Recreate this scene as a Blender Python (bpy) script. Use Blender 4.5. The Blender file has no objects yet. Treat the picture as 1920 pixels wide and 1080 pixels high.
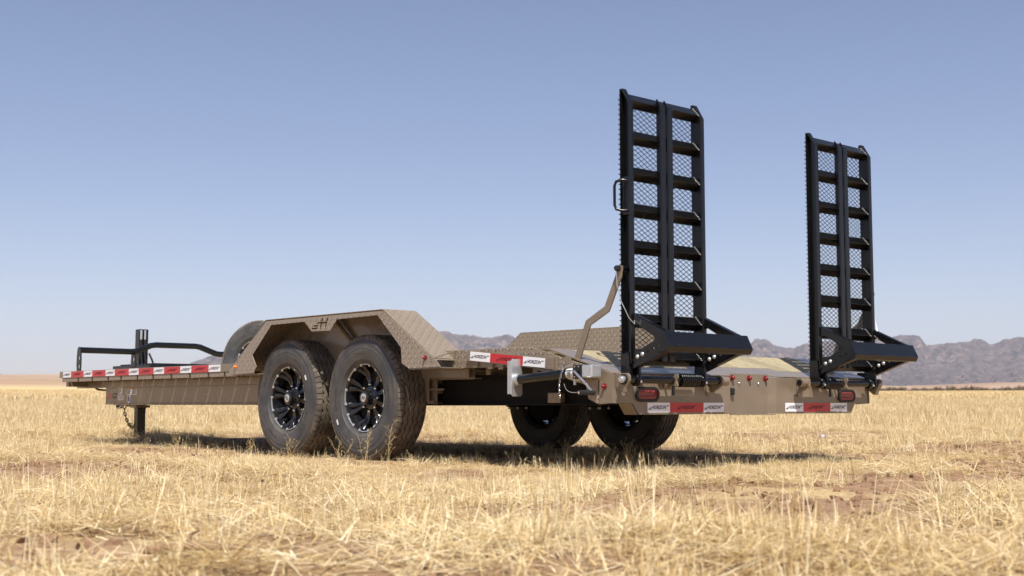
import bpy, bmesh, math, random
import numpy as np
from mathutils import Vector, Matrix
from mathutils.geometry import tessellate_polygon
R = math.radians
random.seed(7)
scene = bpy.context.scene
C = scene.collection

# ------------------------------------------------------------------ camera, sky, sun, exposure
CAM = Vector((-5.843, -4.505, 0.337))
YAW, PITCH = R(41.683), R(5.233)
cam = bpy.data.cameras.new('camera')
cam.lens, cam.sensor_width = 44.9, 36.0
cam.clip_start, cam.clip_end = 0.05, 20000
cam.dof.use_dof = True
cam.dof.focus_distance = 7.2
cam.dof.aperture_fstop = 6.0
camo = bpy.data.objects.new('camera', cam)
C.objects.link(camo)
camo.location = CAM
camo.rotation_euler = (R(90) + PITCH, 0, -YAW)
scene.camera = camo

SUN_AZ, SUN_EL = R(214.8), R(59)          # azimuth clockwise from +Y
SUN_DIR = Vector((math.sin(SUN_AZ) * math.cos(SUN_EL), math.cos(SUN_AZ) * math.cos(SUN_EL), math.sin(SUN_EL)))
world = bpy.data.worlds.new('World')
scene.world = world
world.use_nodes = True
wn = world.node_tree
sky = wn.nodes.new('ShaderNodeTexSky')
sky.sky_type = 'NISHITA'
sky.sun_disc = False
sky.sun_elevation = SUN_EL
sky.sun_rotation = SUN_AZ
sky.altitude = 1000
sky.air_density = 1.0
sky.dust_density = 1.5
sky.ozone_density = 3.6
bg = wn.nodes['Background']
bg.inputs['Strength'].default_value = 0.085
wb = wn.nodes.new('ShaderNodeMix')                 # camera white balance of the sky
wb.data_type, wb.blend_type = 'RGBA', 'MULTIPLY'
wb.inputs[0].default_value = 1
wb.inputs[7].default_value = (1.11, .945, .925, 1)
wn.links.new(sky.outputs[0], wb.inputs[6])
wn.links.new(wb.outputs[2], bg.inputs['Color'])
sun = bpy.data.lights.new('sun', 'SUN')
sun.energy, sun.angle, sun.color = 4.6, R(0.53), (1.0, 0.955, 0.88)
suno = bpy.data.objects.new('sun', sun)
C.objects.link(suno)
suno.rotation_euler = SUN_DIR.to_track_quat('Z', 'Y').to_euler()
suno.location = (0, 0, 50)
vs = scene.view_settings
vs.view_transform = 'Standard'
vs.look = 'None'
vs.exposure = 0.6
vs.gamma = 1
vs.use_curve_mapping = False
scene.cycles.use_denoising = True
scene.cycles.max_bounces = 8
scene.cycles.volume_bounces = 1
scene.cycles.transparent_max_bounces = 8

# ------------------------------------------------------------------ materials
MATS = {}


class NT:
    def __init__(s, name):
        s.m = bpy.data.materials.new(name)
        s.m.use_nodes = True
        s.t = s.m.node_tree
        s.b = s.t.nodes['Principled BSDF']
        MATS[name] = s.m

    def n(s, typ, **kw):
        nd = s.t.nodes.new(typ)
        for k, v in kw.items():
            setattr(nd, k, v)
        return nd

    def l(s, a, b):
        s.t.links.new(a, b)

    def math(s, op, a, b=None, c=None, clamp=False):
        nd = s.n('ShaderNodeMath', operation=op, use_clamp=clamp)
        for i, v in enumerate((a, b, c)):
            if v is None:
                continue
            if isinstance(v, (int, float)):
                nd.inputs[i].default_value = v
            else:
                s.l(v, nd.inputs[i])
        return nd.outputs[0]

    def noise(s, scale, detail=4, rough=.55, vec=None, stretch=None):
        nd = s.n('ShaderNodeTexNoise')
        nd.inputs['Scale'].default_value = scale
        nd.inputs['Detail'].default_value = detail
        nd.inputs['Roughness'].default_value = rough
        if vec is None:
            vec = s.n('ShaderNodeTexCoord').outputs['Object']
        if stretch:
            mp = s.n('ShaderNodeMapping')
            mp.inputs['Scale'].default_value = stretch
            s.l(vec, mp.inputs['Vector'])
            vec = mp.outputs[0]
        s.l(vec, nd.inputs['Vector'])
        return nd.outputs['Fac']

    def ramp(s, fac, stops):
        nd = s.n('ShaderNodeValToRGB')
        el = nd.color_ramp.elements
        while len(el) < len(stops):
            el.new(0.5)
        for e, (p, c) in zip(el, stops):
            e.position = p
            e.color = (*c, 1) if len(c) == 3 else c
        s.l(fac, nd.inputs[0])
        return nd.outputs[0]

    def mix(s, fac, a, b, mode='MIX'):
        nd = s.n('ShaderNodeMix', data_type='RGBA', blend_type=mode)
        if isinstance(fac, (int, float)):
            nd.inputs[0].default_value = fac
        else:
            s.l(fac, nd.inputs[0])
        for i, v in ((6, a), (7, b)):
            if isinstance(v, tuple):
                nd.inputs[i].default_value = (*v, 1)
            else:
                s.l(v, nd.inputs[i])
        return nd.outputs[2]

    def bump(s, h, strength=.5, dist=.002, prev=None):
        nd = s.n('ShaderNodeBump')
        nd.inputs['Strength'].default_value = strength
        nd.inputs['Distance'].default_value = dist
        s.l(h, nd.inputs['Height'])
        if prev is not None:
            s.l(prev, nd.inputs['Normal'])
        return nd.outputs[0]

    def set(s, color=None, rough=None, metal=None, normal=None, coat=None, spec=None):
        for key, v in (('Base Color', color), ('Roughness', rough), ('Metallic', metal), ('Normal', normal), ('Coat Weight', coat), ('Specular IOR Level', spec)):
            if v is None:
                continue
            if isinstance(v, tuple):
                s.b.inputs[key].default_value = (*v, 1)
            elif isinstance(v, (int, float)):
                s.b.inputs[key].default_value = v
            else:
                s.l(v, s.b.inputs[key])
        return s.m


TAN = (0.192, 0.150, 0.106)
TAN2 = (0.170, 0.132, 0.093)


def paint_nodes(t, diamond=False):
    n1 = t.noise(2.2, 5, .6)
    n2 = t.noise(55, 3, .6)
    col = t.mix(t.ramp(n1, [(.35, (0, 0, 0)), (.7, (1, 1, 1))]), TAN, TAN2)
    dust = t.ramp(n2, [(.62, (0, 0, 0)), (.75, (1, 1, 1))])
    col = t.mix(t.math('MULTIPLY', dust, .3), col, (.32, .26, .20))
    film = t.ramp(t.noise(7, 7, .72), [(.45, (0, 0, 0)), (.72, (1, 1, 1))])
    col = t.mix(t.math('MULTIPLY', film, .4), col, (.27, .215, .16))
    scr_ = t.ramp(t.noise(26, 6, .75, stretch=(1, .25, 1)), [(.70, (0, 0, 0)), (.74, (1, 1, 1))])
    col = t.mix(t.math('MULTIPLY', scr_, .35), col, (.10, .08, .06))
    rough = t.math('ADD', t.math('MULTIPLY_ADD', n1, .16, .20), t.math('MULTIPLY', film, .2))
    nrm = t.bump(t.noise(320, 2, .5), .06, .001)
    if diamond:
        col = t.mix(.42, col, (.31, .245, .175))        # whole tread plate lightened to make up for weak sun on its side faces
        uv = t.n('ShaderNodeUVMap').outputs[0]
        mp = t.n('ShaderNodeMapping')
        mp.inputs['Scale'].default_value = (1 / .030, 1 / .030, 1)
        t.l(uv, mp.inputs['Vector'])
        sp = t.n('ShaderNodeSeparateXYZ')
        t.l(mp.outputs[0], sp.inputs[0])
        u, v = sp.outputs[0], sp.outputs[1]
        fu, fv = t.math('FLOOR', u), t.math('FLOOR', v)
        lu = t.math('SUBTRACT', t.math('SUBTRACT', u, fu), .5)
        lv = t.math('SUBTRACT', t.math('SUBTRACT', v, fv), .5)
        par = t.math('FLOORED_MODULO', t.math('ADD', fu, fv), 2)
        sg = t.math('MULTIPLY_ADD', par, 2, -1)
        lv2 = t.math('MULTIPLY', lv, sg)
        a = t.math('MULTIPLY', t.math('ADD', lu, lv2), .7071)
        b = t.math('MULTIPLY', t.math('SUBTRACT', lu, lv2), .7071)
        d = t.math('ADD', t.math('POWER', t.math('DIVIDE', a, .52), 2), t.math('POWER', t.math('DIVIDE', b, .15), 2))
        h = t.math('SUBTRACT', 1, d, clamp=True)
        h = t.math('POWER', h, .6)
        nrm = t.bump(h, 1.0, .005, nrm)
        # raised lugs coloured paler for the sun their tops catch
        col = t.mix(t.math('MULTIPLY', h, .16), col, (.36, .29, .215))
    t.set(color=col, rough=rough, normal=nrm, coat=.25)


t = NT('tan_paint'); paint_nodes(t)
t = NT('tan_tread_plate'); paint_nodes(t, True)

t = NT('black_paint')
n = t.noise(140, 3, .7)
spk = t.ramp(n, [(.70, (0, 0, 0)), (.76, (1, 1, 1))])
n2 = t.noise(9, 4, .6)
t.set(color=t.mix(t.math('MULTIPLY', spk, .35), t.mix(n2, (.0025, .0025, .003), (.006, .0058, .006)), (.2, .18, .16)),
      rough=t.math('MULTIPLY_ADD', n2, .2, .14), normal=t.bump(t.noise(60, 3, .6), .08, .002), spec=.5)

t = NT('black_chassis')
t.set(color=t.mix(t.noise(12, 4), (.003, .003, .003), (.011, .008, .006)), rough=.55, spec=.12)

t = NT('rim_black')
t.set(color=(.008, .008, .0095), rough=.18, coat=.4)

t = NT('rubber')
n = t.noise(7, 5, .65)
t.set(color=t.mix(t.ramp(n, [(.4, (0, 0, 0)), (.75, (1, 1, 1))]), (.042, .043, .046), (.105, .094, .080)), rough=t.math('MULTIPLY_ADD', n, .3, .38),
      normal=t.bump(t.noise(70, 4, .6), .2, .002), spec=.5)

t = NT('tread_rubber')
n = t.noise(11, 5, .65)
t.set(color=t.mix(t.ramp(n, [(.3, (0, 0, 0)), (.72, (1, 1, 1))]), (.062, .054, .045), (.19, .152, .112)), rough=.85,
      normal=t.bump(t.noise(120, 4, .6), .25, .002), spec=.3)

t = NT('zinc')
n = t.noise(20, 4)
t.set(color=t.mix(n, (.5, .52, .54), (.66, .67, .68)), rough=t.math('MULTIPLY_ADD', n, .25, .28), metal=.75)
t = NT('chrome'); t.set(color=(.75, .75, .76), rough=.18, metal=1.0)
t = NT('milled_aluminium'); t.set(color=(.62, .61, .59), rough=.4, metal=.7)
t = NT('brass_chain'); t.set(color=(.42, .34, .17), rough=.4, metal=.8)
t = NT('white_tape'); t.set(color=t.mix(t.noise(40), (.72, .72, .76), (.8, .8, .82)), rough=.35, coat=.3)
t = NT('red_tape'); t.set(color=t.mix(t.noise(40), (.42, .006, .012), (.5, .012, .02)), rough=.35, coat=.3)
t = NT('black_print'); t.set(color=(.012, .012, .016), rough=.4)
t = NT('dark_red_print'); t.set(color=(.09, .003, .006), rough=.4)
t = NT('sticker_white'); t.set(color=(.66, .65, .63), rough=.5)
t = NT('sticker_yellow'); t.set(color=(.55, .42, .08), rough=.5)
t = NT('sticker_blue'); t.set(color=(.08, .12, .35), rough=.5)
t = NT('red_lens')
t.set(color=(.17, .002, .007), rough=.25, coat=.3)
t = NT('red_diode'); t.set(color=(.26, .003, .010), rough=.2, coat=.6)
t = NT('amber_lens'); t.set(color=(.75, .2, .01), rough=.2, coat=.6)
t = NT('faded_paper'); t.set(color=t.mix(t.noise(40), (.38, .32, .30), (.5, .45, .43)), rough=.8)
t = NT('weld_glint'); t.set(color=t.mix(t.noise(200), (.05, .05, .05), (.4, .4, .4)), rough=.3, metal=.7)  # pale metal standing in for glints on the black rung welds
t = NT('grommet'); t.set(color=(.012, .012, .012), rough=.55)

t = NT('pine_board')
oi = t.n('ShaderNodeObjectInfo').outputs['Random']
gr = t.noise(3.0, 6, .65, stretch=(28, 1.2, 28))
gr2 = t.noise(9.0, 4, .6, stretch=(16, .5, 16))
col = t.ramp(gr, [(.32, (.20, .155, .085)), (.52, (.33, .275, .165)), (.72, (.40, .345, .225))])
col = t.mix(t.math('MULTIPLY', t.ramp(gr2, [(.6, (0, 0, 0)), (.8, (1, 1, 1))]), .5), col, (.20, .175, .105))
hs = t.n('ShaderNodeHueSaturation')
t.l(col, hs.inputs['Color'])
t.l(t.math('MULTIPLY_ADD', oi, .35, .82), hs.inputs['Value'])
t.set(color=hs.outputs[0], rough=.7, normal=t.bump(gr, .25, .002))


def straw(name, stops, trans=.28):
    t = NT(name)
    at = t.n('ShaderNodeAttribute', attribute_name='tint').outputs['Fac']
    oi = t.n('ShaderNodeObjectInfo').outputs['Random']
    f = t.math('ADD', t.math('MULTIPLY', at, .75), t.math('MULTIPLY', oi, .25))
    col = t.ramp(f, stops)
    loc_ = t.n('ShaderNodeObjectInfo').outputs['Location']
    big = t.ramp(t.noise(.8, 4, .6, vec=loc_), [(.42, (0, 0, 0)), (.62, (1, 1, 1))])
    col = t.mix(t.math('MULTIPLY', big, .25), col, t.mix(1.0, col, (.80, .66, .48), 'MULTIPLY'))
    t.set(color=col, rough=.55, spec=.35)
    tr = t.n('ShaderNodeBsdfTranslucent')
    t.l(col, tr.inputs[0])
    mx = t.n('ShaderNodeMixShader')
    mx.inputs[0].default_value = trans
    t.l(t.b.outputs[0], mx.inputs[1])
    t.l(tr.outputs[0], mx.inputs[2])
    t.l(mx.outputs[0], t.t.nodes['Material Output'].inputs[0])


straw('dry_straw', [(.0, (.30, .18, .07)), (.22, (.58, .42, .19)), (.55, (.76, .62, .35)), (1.0, (.92, .84, .62))])
straw('dry_weed', [(.0, (.30, .21, .09)), (.5, (.50, .38, .17)), (1.0, (.62, .50, .26))], .15)
straw('scrub', [(.0, (.07, .05, .035)), (.6, (.13, .098, .065)), (1.0, (.21, .155, .10))], .05)

t = NT('ground_soil')
pos = t.n('ShaderNodeNewGeometry').outputs['Position']
dist = t.n('ShaderNodeVectorMath', operation='DISTANCE')
t.l(pos, dist.inputs[0]); dist.inputs[1].default_value = (0, 2, 0)
dd = dist.outputs['Value']
n1 = t.noise(1.6, 8, .65, vec=pos)
n2 = t.noise(14, 5, .65, vec=pos)
n3 = t.noise(.02, 6, .6, vec=pos)
n4 = t.noise(.0035, 5, .6, vec=pos)
soil = t.ramp(n2, [(.3, (.19, .108, .062)), (.6, (.33, .205, .125)), (.8, (.45, .31, .20))])
litter = t.ramp(t.noise(60, 4, .7, vec=pos), [(.35, (.30, .20, .10)), (.6, (.55, .42, .22)), (.8, (.66, .54, .31))])
near = t.mix(t.ramp(n1, [(.46, (0, 0, 0)), (.62, (1, 1, 1))]), soil, litter)
field = t.mix(n3, (.56, .42, .205), (.68, .53, .28))
plain = t.mix(t.ramp(n4, [(.35, (0, 0, 0)), (.65, (1, 1, 1))]), (.30, .185, .115), (.42, .30, .19))
scrubby = t.ramp(t.noise(.03, 7, .75, vec=pos), [(.5, (0, 0, 0)), (.68, (1, 1, 1))])
plain = t.mix(t.math('MULTIPLY', scrubby, .5), plain, (.2, .155, .1))
f1 = t.n('ShaderNodeMapRange'); t.l(dd, f1.inputs[0]); f1.inputs[1].default_value = 30; f1.inputs[2].default_value = 110
f2 = t.n('ShaderNodeMapRange'); t.l(dd, f2.inputs[0]); f2.inputs[1].default_value = 170; f2.inputs[2].default_value = 330
col = t.mix(f1.outputs[0], near, field)
col = t.mix(f2.outputs[0], col, plain)
t.set(color=col, rough=.95, spec=.15, normal=t.bump(t.noise(25, 8, .7, vec=pos), .7, .02))

t = NT('soil_clod')
t.set(color=t.mix(t.noise(60), (.16, .092, .052), (.31, .195, .12)), rough=.95, spec=.1)

t = NT('mountain_rock')
tc = t.n('ShaderNodeNewGeometry').outputs['Position']
a = t.noise(.006, 8, .7, vec=tc)
b = t.noise(.03, 8, .75, vec=tc)
st = t.noise(.02, 5, .6, vec=tc, stretch=(.08, .08, 2.2))
rock = t.mix(t.ramp(st, [(.35, (0, 0, 0)), (.65, (1, 1, 1))]), (.09, .066, .055), (.23, .17, .135))
fine = t.noise(.033, 7, .78, vec=tc)
scr = t.ramp(fine, [(.40, (.008, .008, .007)), (.48, (.05, .04, .032)), (.56, (.22, .16, .12)), (.68, (.42, .30, .23))])
rock = t.mix(t.ramp(fine, [(.38, (0, 0, 0)), (.6, (1, 1, 1))]), (.03, .025, .02), rock)
col = t.mix(t.ramp(a, [(.4, (0, 0, 0)), (.6, (1, 1, 1))]), rock, scr)
t.set(color=col, rough=.95, spec=.1, normal=t.bump(b, .9, 22))

# ------------------------------------------------------------------ mesh helpers


def mat(name):
    return MATS[name]


def box_uv(me):
    uvl = me.uv_layers.new(name='UVMap')
    co = np.empty(len(me.vertices) * 3); me.vertices.foreach_get('co', co); co = co.reshape(-1, 3)
    out = np.empty((len(me.loops), 2))
    for p in me.polygons:
        n = p.normal
        ax, ay, az = abs(n.x), abs(n.y), abs(n.z)
        for li in p.loop_indices:
            v = co[me.loops[li].vertex_index]
            if ax >= ay and ax >= az:
                out[li] = (v[1], v[2])
            elif az >= .35 and ax < .3:
                out[li] = (v[1] / max(.3, az), v[0])
            elif ay >= az:
                out[li] = (v[0], v[2])
            else:
                out[li] = (v[1], v[0])
    uvl.data.foreach_set('uv', out.ravel())


class MB:
    def __init__(s):
        s.v, s.f, s.mi = [], [], []

    def add(s, vs, fs, mi=0):
        o = len(s.v)
        s.v += [tuple(v) for v in vs]
        s.f += [tuple(i + o for i in f) for f in fs]
        s.mi += [mi] * len(fs)
        return s

    def box(s, x0, x1, y0, y1, z0, z1, mi=0):
        vs = [(x, y, z) for x in (x0, x1) for y in (y0, y1) for z in (z0, z1)]
        return s.add(vs, [(0, 1, 3, 2), (4, 6, 7, 5), (0, 4, 5, 1), (2, 3, 7, 6), (0, 2, 6, 4), (1, 5, 7, 3)], mi)

    def prism(s, poly, a0, a1, axis='X', holes=(), mi=0):
        """poly in the plane perpendicular to axis: X -> (y,z), Y -> (x,z), Z -> (x,y)"""
        def P(u, w, a):
            return (a, u, w) if axis == 'X' else ((u, a, w) if axis == 'Y' else (u, w, a))
        loops = [list(poly)] + [list(h) for h in holes]
        flat = [p for lp in loops for p in lp]
        n = len(flat)
        tris = tessellate_polygon([[Vector((p[0], p[1], 0)) for p in lp] for lp in loops])
        vs = [P(*p, a0) for p in flat] + [P(*p, a1) for p in flat]
        fs = [tuple(t_) for t_ in tris] + [tuple(i + n for i in reversed(t_)) for t_ in tris]
        o = 0
        for lp in loops:
            k = len(lp)
            for i in range(k):
                j = (i + 1) % k
                fs.append((o + i, o + j, o + j + n, o + i + n))
            o += k
        return s.add(vs, fs, mi)

    def tube(s, pts, r, seg=10, cap=True, mi=0):
        pts = [Vector(p) for p in pts]
        rs = r if isinstance(r, (list, tuple)) else [r] * len(pts)
        rings = []
        up = None
        for i, p in enumerate(pts):
            d = (pts[min(i + 1, len(pts) - 1)] - pts[max(i - 1, 0)]).normalized()
            if up is None:
                up = Vector((0, 0, 1)) if abs(d.z) < .9 else Vector((1, 0, 0))
            a = d.cross(up)
            if a.length < 1e-4:
                a = d.orthogonal()
            a.normalize()
            b = a.cross(d).normalized()
            up = b
            rings.append([p + (a * math.cos(2 * math.pi * k / seg) + b * math.sin(2 * math.pi * k / seg)) * rs[i] for k in range(seg)])
        vs = [v for rg in rings for v in rg]
        fs = []
        for i in range(len(rings) - 1):
            for k in range(seg):
                k2 = (k + 1) % seg
                fs.append((i * seg + k, i * seg + k2, (i + 1) * seg + k2, (i + 1) * seg + k))
        if cap:
            fs.append(tuple(range(seg)))
            fs.append(tuple(range((len(rings) - 1) * seg, len(rings) * seg)))
        return s.add(vs, fs, mi)

    def lathe(s, prof, seg=64, axis='X', center=(0, 0, 0), mi=0):
        vs, fs = [], []
        m = len(prof)
        for k in range(seg):
            an = 2 * math.pi * k / seg
            c, sn = math.cos(an), math.sin(an)
            for u, r in prof:
                q = {'X': (u, r * c, r * sn), 'Y': (r * c, u, r * sn), 'Z': (r * c, r * sn, u)}[axis]
                vs.append((q[0] + center[0], q[1] + center[1], q[2] + center[2]))
        for k in range(seg):
            k2 = (k + 1) % seg
            for i in range(m - 1):
                fs.append((k * m + i, k * m + i + 1, k2 * m + i + 1, k2 * m + i))
        return s.add(vs, fs, mi)

    def mesh(s, name, mats, smooth=None, recalc=True, uv=True):
        me = bpy.data.meshes.new(name)
        me.from_pydata([tuple(v) for v in s.v], [], s.f)
        for m_ in (mats if isinstance(mats, (list, tuple)) else [mats]):
            me.materials.append(mat(m_))
        if any(s.mi):
            me.polygons.foreach_set('material_index', s.mi)
        if recalc:
            bm = bmesh.new(); bm.from_mesh(me)
            bmesh.ops.recalc_face_normals(bm, faces=bm.faces)
            bm.to_mesh(me); bm.free()
        me.update()
        if uv:
            box_uv(me)
        if smooth is not None:
            me.set_sharp_from_angle(angle=R(smooth))
            me.polygons.foreach_set('use_smooth', [True] * len(me.polygons))
        me.update()
        return me

    def build(s, name, mats, parent=None, smooth=None, bevel=0, loc=None):
        me = s.mesh(name, mats, smooth)
        return put(name, me, parent, bevel, loc)


def put(name, me, parent=None, bevel=0, loc=None, rot=None):
    o = bpy.data.objects.new(name, me)
    C.objects.link(o)
    if parent is not None:
        o.parent = parent
    if loc is not None:
        o.location = loc
    if rot is not None:
        o.rotation_euler = rot
    if bevel:
        b = o.modifiers.new('bevel', 'BEVEL')
        b.width, b.segments, b.limit_method, b.angle_limit = bevel, 2, 'ANGLE', R(35)
        b.harden_normals = False
    return o


def empty(name, parent=None, loc=(0, 0, 0), rot=(0, 0, 0)):
    o = bpy.data.objects.new(name, None)
    o.empty_display_size = .1
    C.objects.link(o)
    o.parent = parent
    o.location = loc
    o.rotation_euler = rot
    return o


def tag(o, label=None, cat=None, group=None, kind=None):
    for k, v in (('label', label), ('category', cat), ('group', group), ('kind', kind)):
        if v:
            o[k] = v
    return o


def mirx(me, name):
    """mirrored copy of a mesh about X = 0"""
    m2 = me.copy()
    m2.name = name
    m2.transform(Matrix.Scale(-1, 4, (1, 0, 0)))
    m2.flip_normals()
    return m2


def both(name, mb, mats, parents, smooth=None, bevel=0):
    """one part on the near side (-X) and its mirror image on the far side"""
    me = mb.mesh(name, mats, smooth)
    return put(name, me, parents[0], bevel), put(name, mirx(me, name), parents[1], bevel)


def text_mb(body, size, shear=.35, extrude=.0004, offset=0.0):
    cu = bpy.data.curves.new('lettering', 'FONT')
    cu.body = body
    cu.size = size
    cu.shear = shear
    cu.extrude = extrude
    cu.offset = offset
    cu.align_x, cu.align_y = 'CENTER', 'CENTER'
    cu.resolution_u = 2
    ob = bpy.data.objects.new('lettering', cu)
    C.objects.link(ob)
    dg = bpy.context.evaluated_depsgraph_get()
    me = bpy.data.meshes.new_from_object(ob.evaluated_get(dg))
    mb = MB()
    mb.add([v.co[:] for v in me.vertices], [tuple(p.vertices) for p in me.polygons])
    bpy.data.objects.remove(ob)
    bpy.data.curves.remove(cu)
    bpy.data.meshes.remove(me)
    return mb


def orient(mb, origin, right, up):
    """map local (x,y,z) of a flat drawing to origin + x*right + y*up + z*normal"""
    right, up = Vector(right).normalized(), Vector(up).normalized()
    nrm = right.cross(up)
    o = Vector(origin)
    r = MB()
    r.v = [tuple(o + right * v[0] + up * v[1] + nrm * v[2]) for v in mb.v]
    r.f, r.mi = list(mb.f), list(mb.mi)
    return r


# ------------------------------------------------------------------ terrain
_rng = np.random.default_rng(11)
_T = _rng.random((256, 256))


def vnoise(x, y):
    x = np.asarray(x, float); y = np.asarray(y, float)
    xi, yi = np.floor(x).astype(int), np.floor(y).astype(int)
    fx, fy = x - xi, y - yi
    fx, fy = fx * fx * (3 - 2 * fx), fy * fy * (3 - 2 * fy)
    g = lambda a, b: _T[a & 255, b & 255]
    return (g(xi, yi) * (1 - fx) + g(xi + 1, yi) * fx) * (1 - fy) + (g(xi, yi + 1) * (1 - fx) + g(xi + 1, yi + 1) * fx) * fy


def fbm(x, y, o=4):
    s, a, tot = 0, 1, 0
    for i in range(o):
        s = s + a * vnoise(x * 2 ** i + 17.3 * i, y * 2 ** i + 5.1 * i)
        tot += a
        a *= .5
    return s / tot


def smooth01(a, b, x):
    q = np.clip((x - a) / (b - a), 0, 1)
    return q * q * (3 - 2 * q)


def ground_z(x, y):
    x = np.asarray(x, float); y = np.asarray(y, float)
    dx, dy = x - CAM.x, y - CAM.y
    d = np.hypot(dx, dy)
    az = np.arctan2(dx, dy) - YAW                       # 0 = straight ahead, + to the right
    az = (az + np.pi) % (2 * np.pi) - np.pi
    slope = .0208 - .0080 * smooth01(-.25, .25, az)
    near = .0125 * np.maximum(d - 22, 0)
    bend = (slope - .0125) * np.maximum(d - 160, 0)
    z = near + bend
    b = (fbm(x * 1.1, y * 1.1, 5) - .5) * .10 + (fbm(x * .23 + 9, y * .23, 3) - .5) * .10
    # the wheels and the parking spot are firm and level
    tr = smooth01(.2, 1.6, np.maximum(np.abs(x) - 1.3, np.maximum(-y, y - 7.5)))
    flat = .35 + .65 * tr
    amp = np.where(d < 60, 1, 60 / np.maximum(d, 1)) + np.clip((d - 200) / 400, 0, 12)
    z = z + b * flat * np.clip(amp, 0, 6)
    z = z + (fbm(x * .002, y * .002, 4) - .5) * np.clip((d - 300) / 40, 0, 22)
    return z - .01


nr, na = 380, 420
rr = np.concatenate([[0.0], np.geomspace(.25, 6700, nr - 1)])
tt = np.linspace(-1, 1, na, endpoint=False)
ang = YAW + np.pi * (0.35 * tt + 0.65 * tt ** 3)          # finer where the camera looks
RRm, AAm = np.meshgrid(rr, ang, indexing='ij')
gx, gy = CAM.x + RRm * np.sin(AAm), CAM.y + RRm * np.cos(AAm)
gz = ground_z(gx, gy)
gz[0, :] = gz[0, 0]
co = np.stack([gx, gy, gz], -1).reshape(-1, 3)
ii, jj = np.meshgrid(np.arange(nr - 1), np.arange(na), indexing='ij')
j2 = (jj + 1) % na
quads = np.stack([ii * na + jj, ii * na + j2, (ii + 1) * na + j2, (ii + 1) * na + jj], -1).reshape(-1, 4)
me = bpy.data.meshes.new('ground')
me.from_pydata(co.tolist(), [], quads[:, ::-1].tolist())
me.materials.append(mat('ground_soil'))
me.polygons.foreach_set('use_smooth', [True] * len(me.polygons))
bm = bmesh.new(); bm.from_mesh(me)
bmesh.ops.remove_doubles(bm, verts=[v for v in bm.verts if (v.co.xy - CAM.xy).length < .01], dist=.001)
bmesh.ops.recalc_face_normals(bm, faces=bm.faces)
bm.to_mesh(me); bm.free()
tag(put('ground', me), 'dry reddish soil of a wide flat plain under straw stubble', kind='structure')

# ------------------------------------------------------------------ mountains
SKY = [(-2600, 700), (-1200, 704), (-400, 706), (0, 706), (60, 707.5), (110, 709), (160, 707), (210, 709), (300, 704), (340, 690), (360, 680), (400, 666), (450, 650), (520, 640),
       (600, 634), (700, 628), (780, 624), (830, 621), (846, 626), (878, 628), (911, 634), (933, 632), (951, 627), (959, 629.5), (968, 640), (1000, 650),
       (1060, 652), (1120, 646), (1200, 650), (1300, 652), (1380, 655), (1407, 646), (1418, 637), (1433, 635.5), (1442, 638.5), (1451, 646), (1466, 652), (1492, 652),
       (1507, 646), (1522, 643), (1560, 640), (1600, 637), (1640, 635), (1672, 631.7), (1683, 629.5), (1708, 628), (1727, 631), (1733, 637), (1740, 646.7), (1767, 645),
       (1808, 641), (1823, 640), (1833, 634.7), (1842, 636), (1850, 641.7), (1860, 647.5), (1875, 643), (1883, 637.5), (1900, 635), (1915, 632), (1960, 636),
       (2050, 630), (2200, 640), (2400, 630), (2700, 645), (3400, 660), (5200, 690)]
sx_ = np.array([p[0] for p in SKY], float)
sa = np.arctan((sx_ - 960) / 2405)
sh = np.array([(759.3 - p[1]) / 2405 for p in SKY]) * np.cos(sa)      # rise per metre of distance
nc, nrw = 1700, 44
az = np.linspace(sa[0], sa[-1], nc)
hh = np.interp(az, sa, sh)
hh = hh + ((fbm(az * 900, az * 0 + 3, 3) - .5) * .0016 + (fbm(az * 260, az * 0 + 8, 3) - .5) * .0014) * np.clip((hh - .025) / .02, 0, 1)      # craggy crest
Dm = 5000 + 500 * (fbm(az * 4 + 3, az * 0 + 2, 3) - .5)
rows = np.linspace(0, 1, nrw)
prof_t = [0, .12, .45, .68, .76, .80, .9, 1.0]
prof_f = [0, .035, .25, .50, .62, .84, .96, 1.0]
vs_, rowsz = [], []
for t_ in rows:
    f_ = np.interp(t_, prof_t, prof_f)
    r_ = Dm - 1500 * (1 - t_)
    gul = (np.abs(fbm(az * 60 + t_ * .6, t_ * 2.5 + az * 0, 4) - .5) * 2)
    r_ = r_ - (gul - .25) * 420 * (1 - t_) * min(1, t_ * 4)
    x_, y_ = CAM.x + r_ * np.sin(YAW + az), CAM.y + r_ * np.cos(YAW + az)
    zb_ = ground_z(x_, y_) - 12 * (1 - t_) ** 6
    zc_ = CAM.z + Dm * hh
    cl = (fbm(az * 160, t_ * 6 + az * 0, 4) - .5) * 46 * math.sin(math.pi * t_)
    z_ = zb_ + (zc_ - zb_) * f_ + cl * np.clip((zc_ - zb_) / 150, 0, 1)
    vs_.append(np.stack([x_, y_, z_], -1))
for k, (dr, dz) in enumerate(((250, -.25), (900, -.9), (1200, -1.1))):      # the far side falls away again
    r_ = Dm + dr
    x_, y_ = CAM.x + r_ * np.sin(YAW + az), CAM.y + r_ * np.cos(YAW + az)
    g_ = ground_z(x_, y_)
    zc_ = CAM.z + Dm * hh
    vs_.append(np.stack([x_, y_, zc_ + (zc_ - g_) * dz], -1))
V = np.concatenate(vs_)
n_r = nrw + 3
ii, jj = np.meshgrid(np.arange(n_r - 1), np.arange(nc - 1), indexing='ij')
Q = np.stack([ii * nc + jj, ii * nc + jj + 1, (ii + 1) * nc + jj + 1, (ii + 1) * nc + jj], -1).reshape(-1, 4)
me = bpy.data.meshes.new('mountains')
me.from_pydata(V.tolist(), [], Q.tolist())
me.materials.append(mat('mountain_rock'))
me.polygons.foreach_set('use_smooth', [True] * len(me.polygons))
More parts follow.
